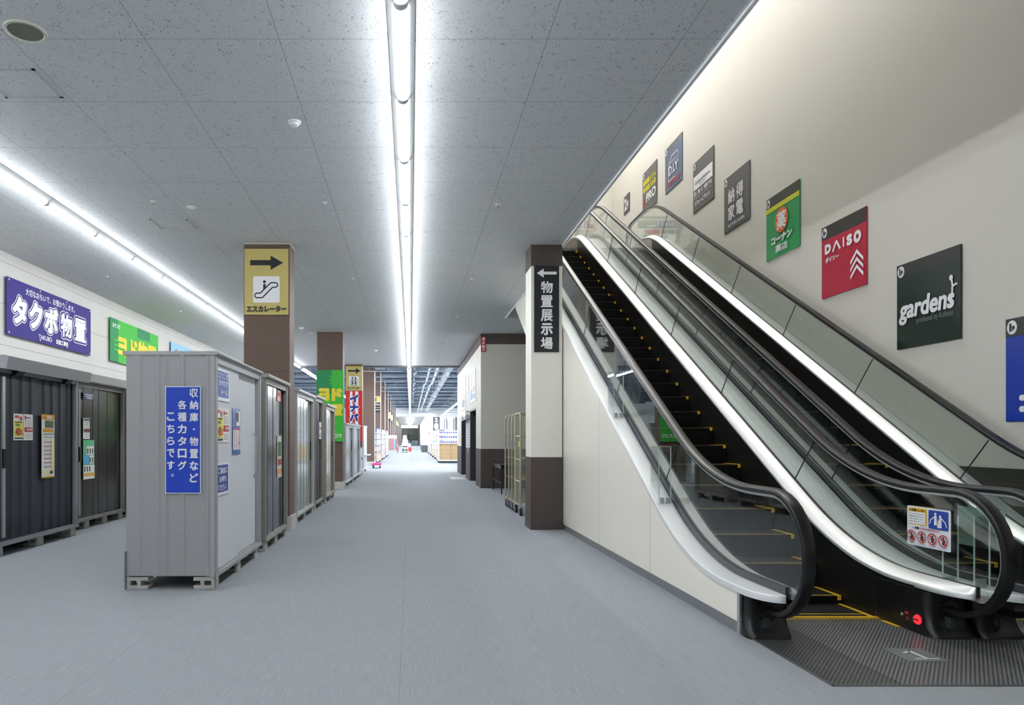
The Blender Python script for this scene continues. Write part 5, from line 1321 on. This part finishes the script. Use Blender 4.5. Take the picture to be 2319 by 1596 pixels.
for i in range(4):
    x = -1.7 + 0.82 * i
    t = thing('crate_stack', '%s grey plastic crate stack before the far entrance, counted from the left' % ORD[i], 'crates', (x, 146, 0), 'grey crates by the far entrance')
    part('crate', MB().box(x, x + 0.74, 145.6, 146.4, 0.02, 0.55), col(104, 112, 122), t); part('crate', MB().box(x, x + 0.74, 145.6, 146.4, 0.57, 1.1), col(112, 120, 130), t)
# the person, walking towards the hall
def person():
    Y0 = 137.0; H = 1.86
    t = thing('person', 'person in dark clothes standing far down the aisle with arms at their sides', 'person', (0.02, Y0, 0))
    J = {'pel': (0, 0, .52, .075), 'wai': (0, 0, .6, .07), 'che': (0, 0, .72, .085), 'nk': (0, 0, .83, .032), 'hd': (0, -.005, .90, .052), 'tp': (0, 0, .965, .045),
         'ls': (-.105, 0, .80, .036), 'le': (-.135, .01, .63, .027), 'lw': (-.145, -.02, .49, .020), 'lh': (-.147, -.03, .44, .022),
         'rs': (.105, 0, .80, .036), 're': (.135, .01, .63, .027), 'rw': (.145, -.02, .49, .020), 'rh': (.147, -.03, .44, .022),
         'lt': (-.05, 0, .48, .056), 'lk': (-.058, -.015, .27, .040), 'la': (-.06, .01, .05, .026), 'lf': (-.062, -.055, .02, .022),
         'rt': (.05, 0, .48, .056), 'rk': (.058, -.03, .27, .040), 'ra': (.06, -.03, .05, .026), 'rf': (.064, -.095, .02, .022)}
    E = [('pel', 'wai'), ('wai', 'che'), ('che', 'nk'), ('nk', 'hd'), ('hd', 'tp'), ('che', 'ls'), ('ls', 'le'), ('le', 'lw'), ('lw', 'lh'), ('che', 'rs'), ('rs', 're'), ('re', 'rw'), ('rw', 'rh'),
         ('pel', 'lt'), ('lt', 'lk'), ('lk', 'la'), ('la', 'lf'), ('pel', 'rt'), ('rt', 'rk'), ('rk', 'ra'), ('ra', 'rf')]
    names = list(J)
    me = bpy.data.meshes.new('body'); me.from_pydata([(J[k][0] * H, J[k][1] * H, J[k][2] * H) for k in names], [(names.index(a), names.index(b)) for a, b in E], [])
    o = bpy.data.objects.new('body', me); o.parent = t; C.objects.link(o)
    md = o.modifiers.new('skin', 'SKIN'); md.use_smooth_shade = True
    for i, k in enumerate(names): me.skin_vertices[0].data[i].radius = (J[k][3] * H, J[k][3] * H * 0.85)
    me.skin_vertices[0].data[0].use_root = True
    sd = o.modifiers.new('smooth', 'SUBSURF'); sd.levels = sd.render_levels = 2
    m, n, l, p, pos = new_principled('dark_clothes_and_skin', 0.7)
    x, y, z = sep(n, l, pos)
    c = mix_col(n, l, math_node(n, l, 'GREATER_THAN', z, 0.845 * H), (0.012, 0.014, 0.022), (0.45, 0.28, 0.2))
    hand = math_node(n, l, 'MULTIPLY', math_node(n, l, 'LESS_THAN', z, 0.485 * H), math_node(n, l, 'GREATER_THAN', math_node(n, l, 'ABSOLUTE', math_node(n, l, 'SUBTRACT', x, 0.02)), 0.12 * H))
    l.new(mix_col(n, l, hand, c, (0.45, 0.28, 0.2)), p.inputs['Base Color'])
    me.materials.append(m)
    hp = MB().lathe((0.02, Y0, 0.90 * H), [(0.095, -0.02), (0.112, 0.04), (0.105, 0.12), (0.06, 0.165), (0.01, 0.175)], 14)
    part('hair', MB().add([(x_, Y0 + 0.02 + (y_ - Y0) * 0.95, z_ + 0.02) for x_, y_, z_ in hp.v], hp.f), M_BLACK, t, True)
    part('face', MB().lathe((0.0, Y0 - 0.10, 0.915 * H), [(0.009, -0.004), (0.009, 0.004)], 8, 'y').lathe((0.04, Y0 - 0.10, 0.915 * H), [(0.009, -0.004), (0.009, 0.004)], 8, 'y').box(0.0, 0.04, Y0 - 0.103, Y0 - 0.09, 0.875 * H, 0.88 * H).box(0.012, 0.028, Y0 - 0.115, Y0 - 0.08, 0.89 * H, 0.91 * H), col(90, 60, 50), t)
person()
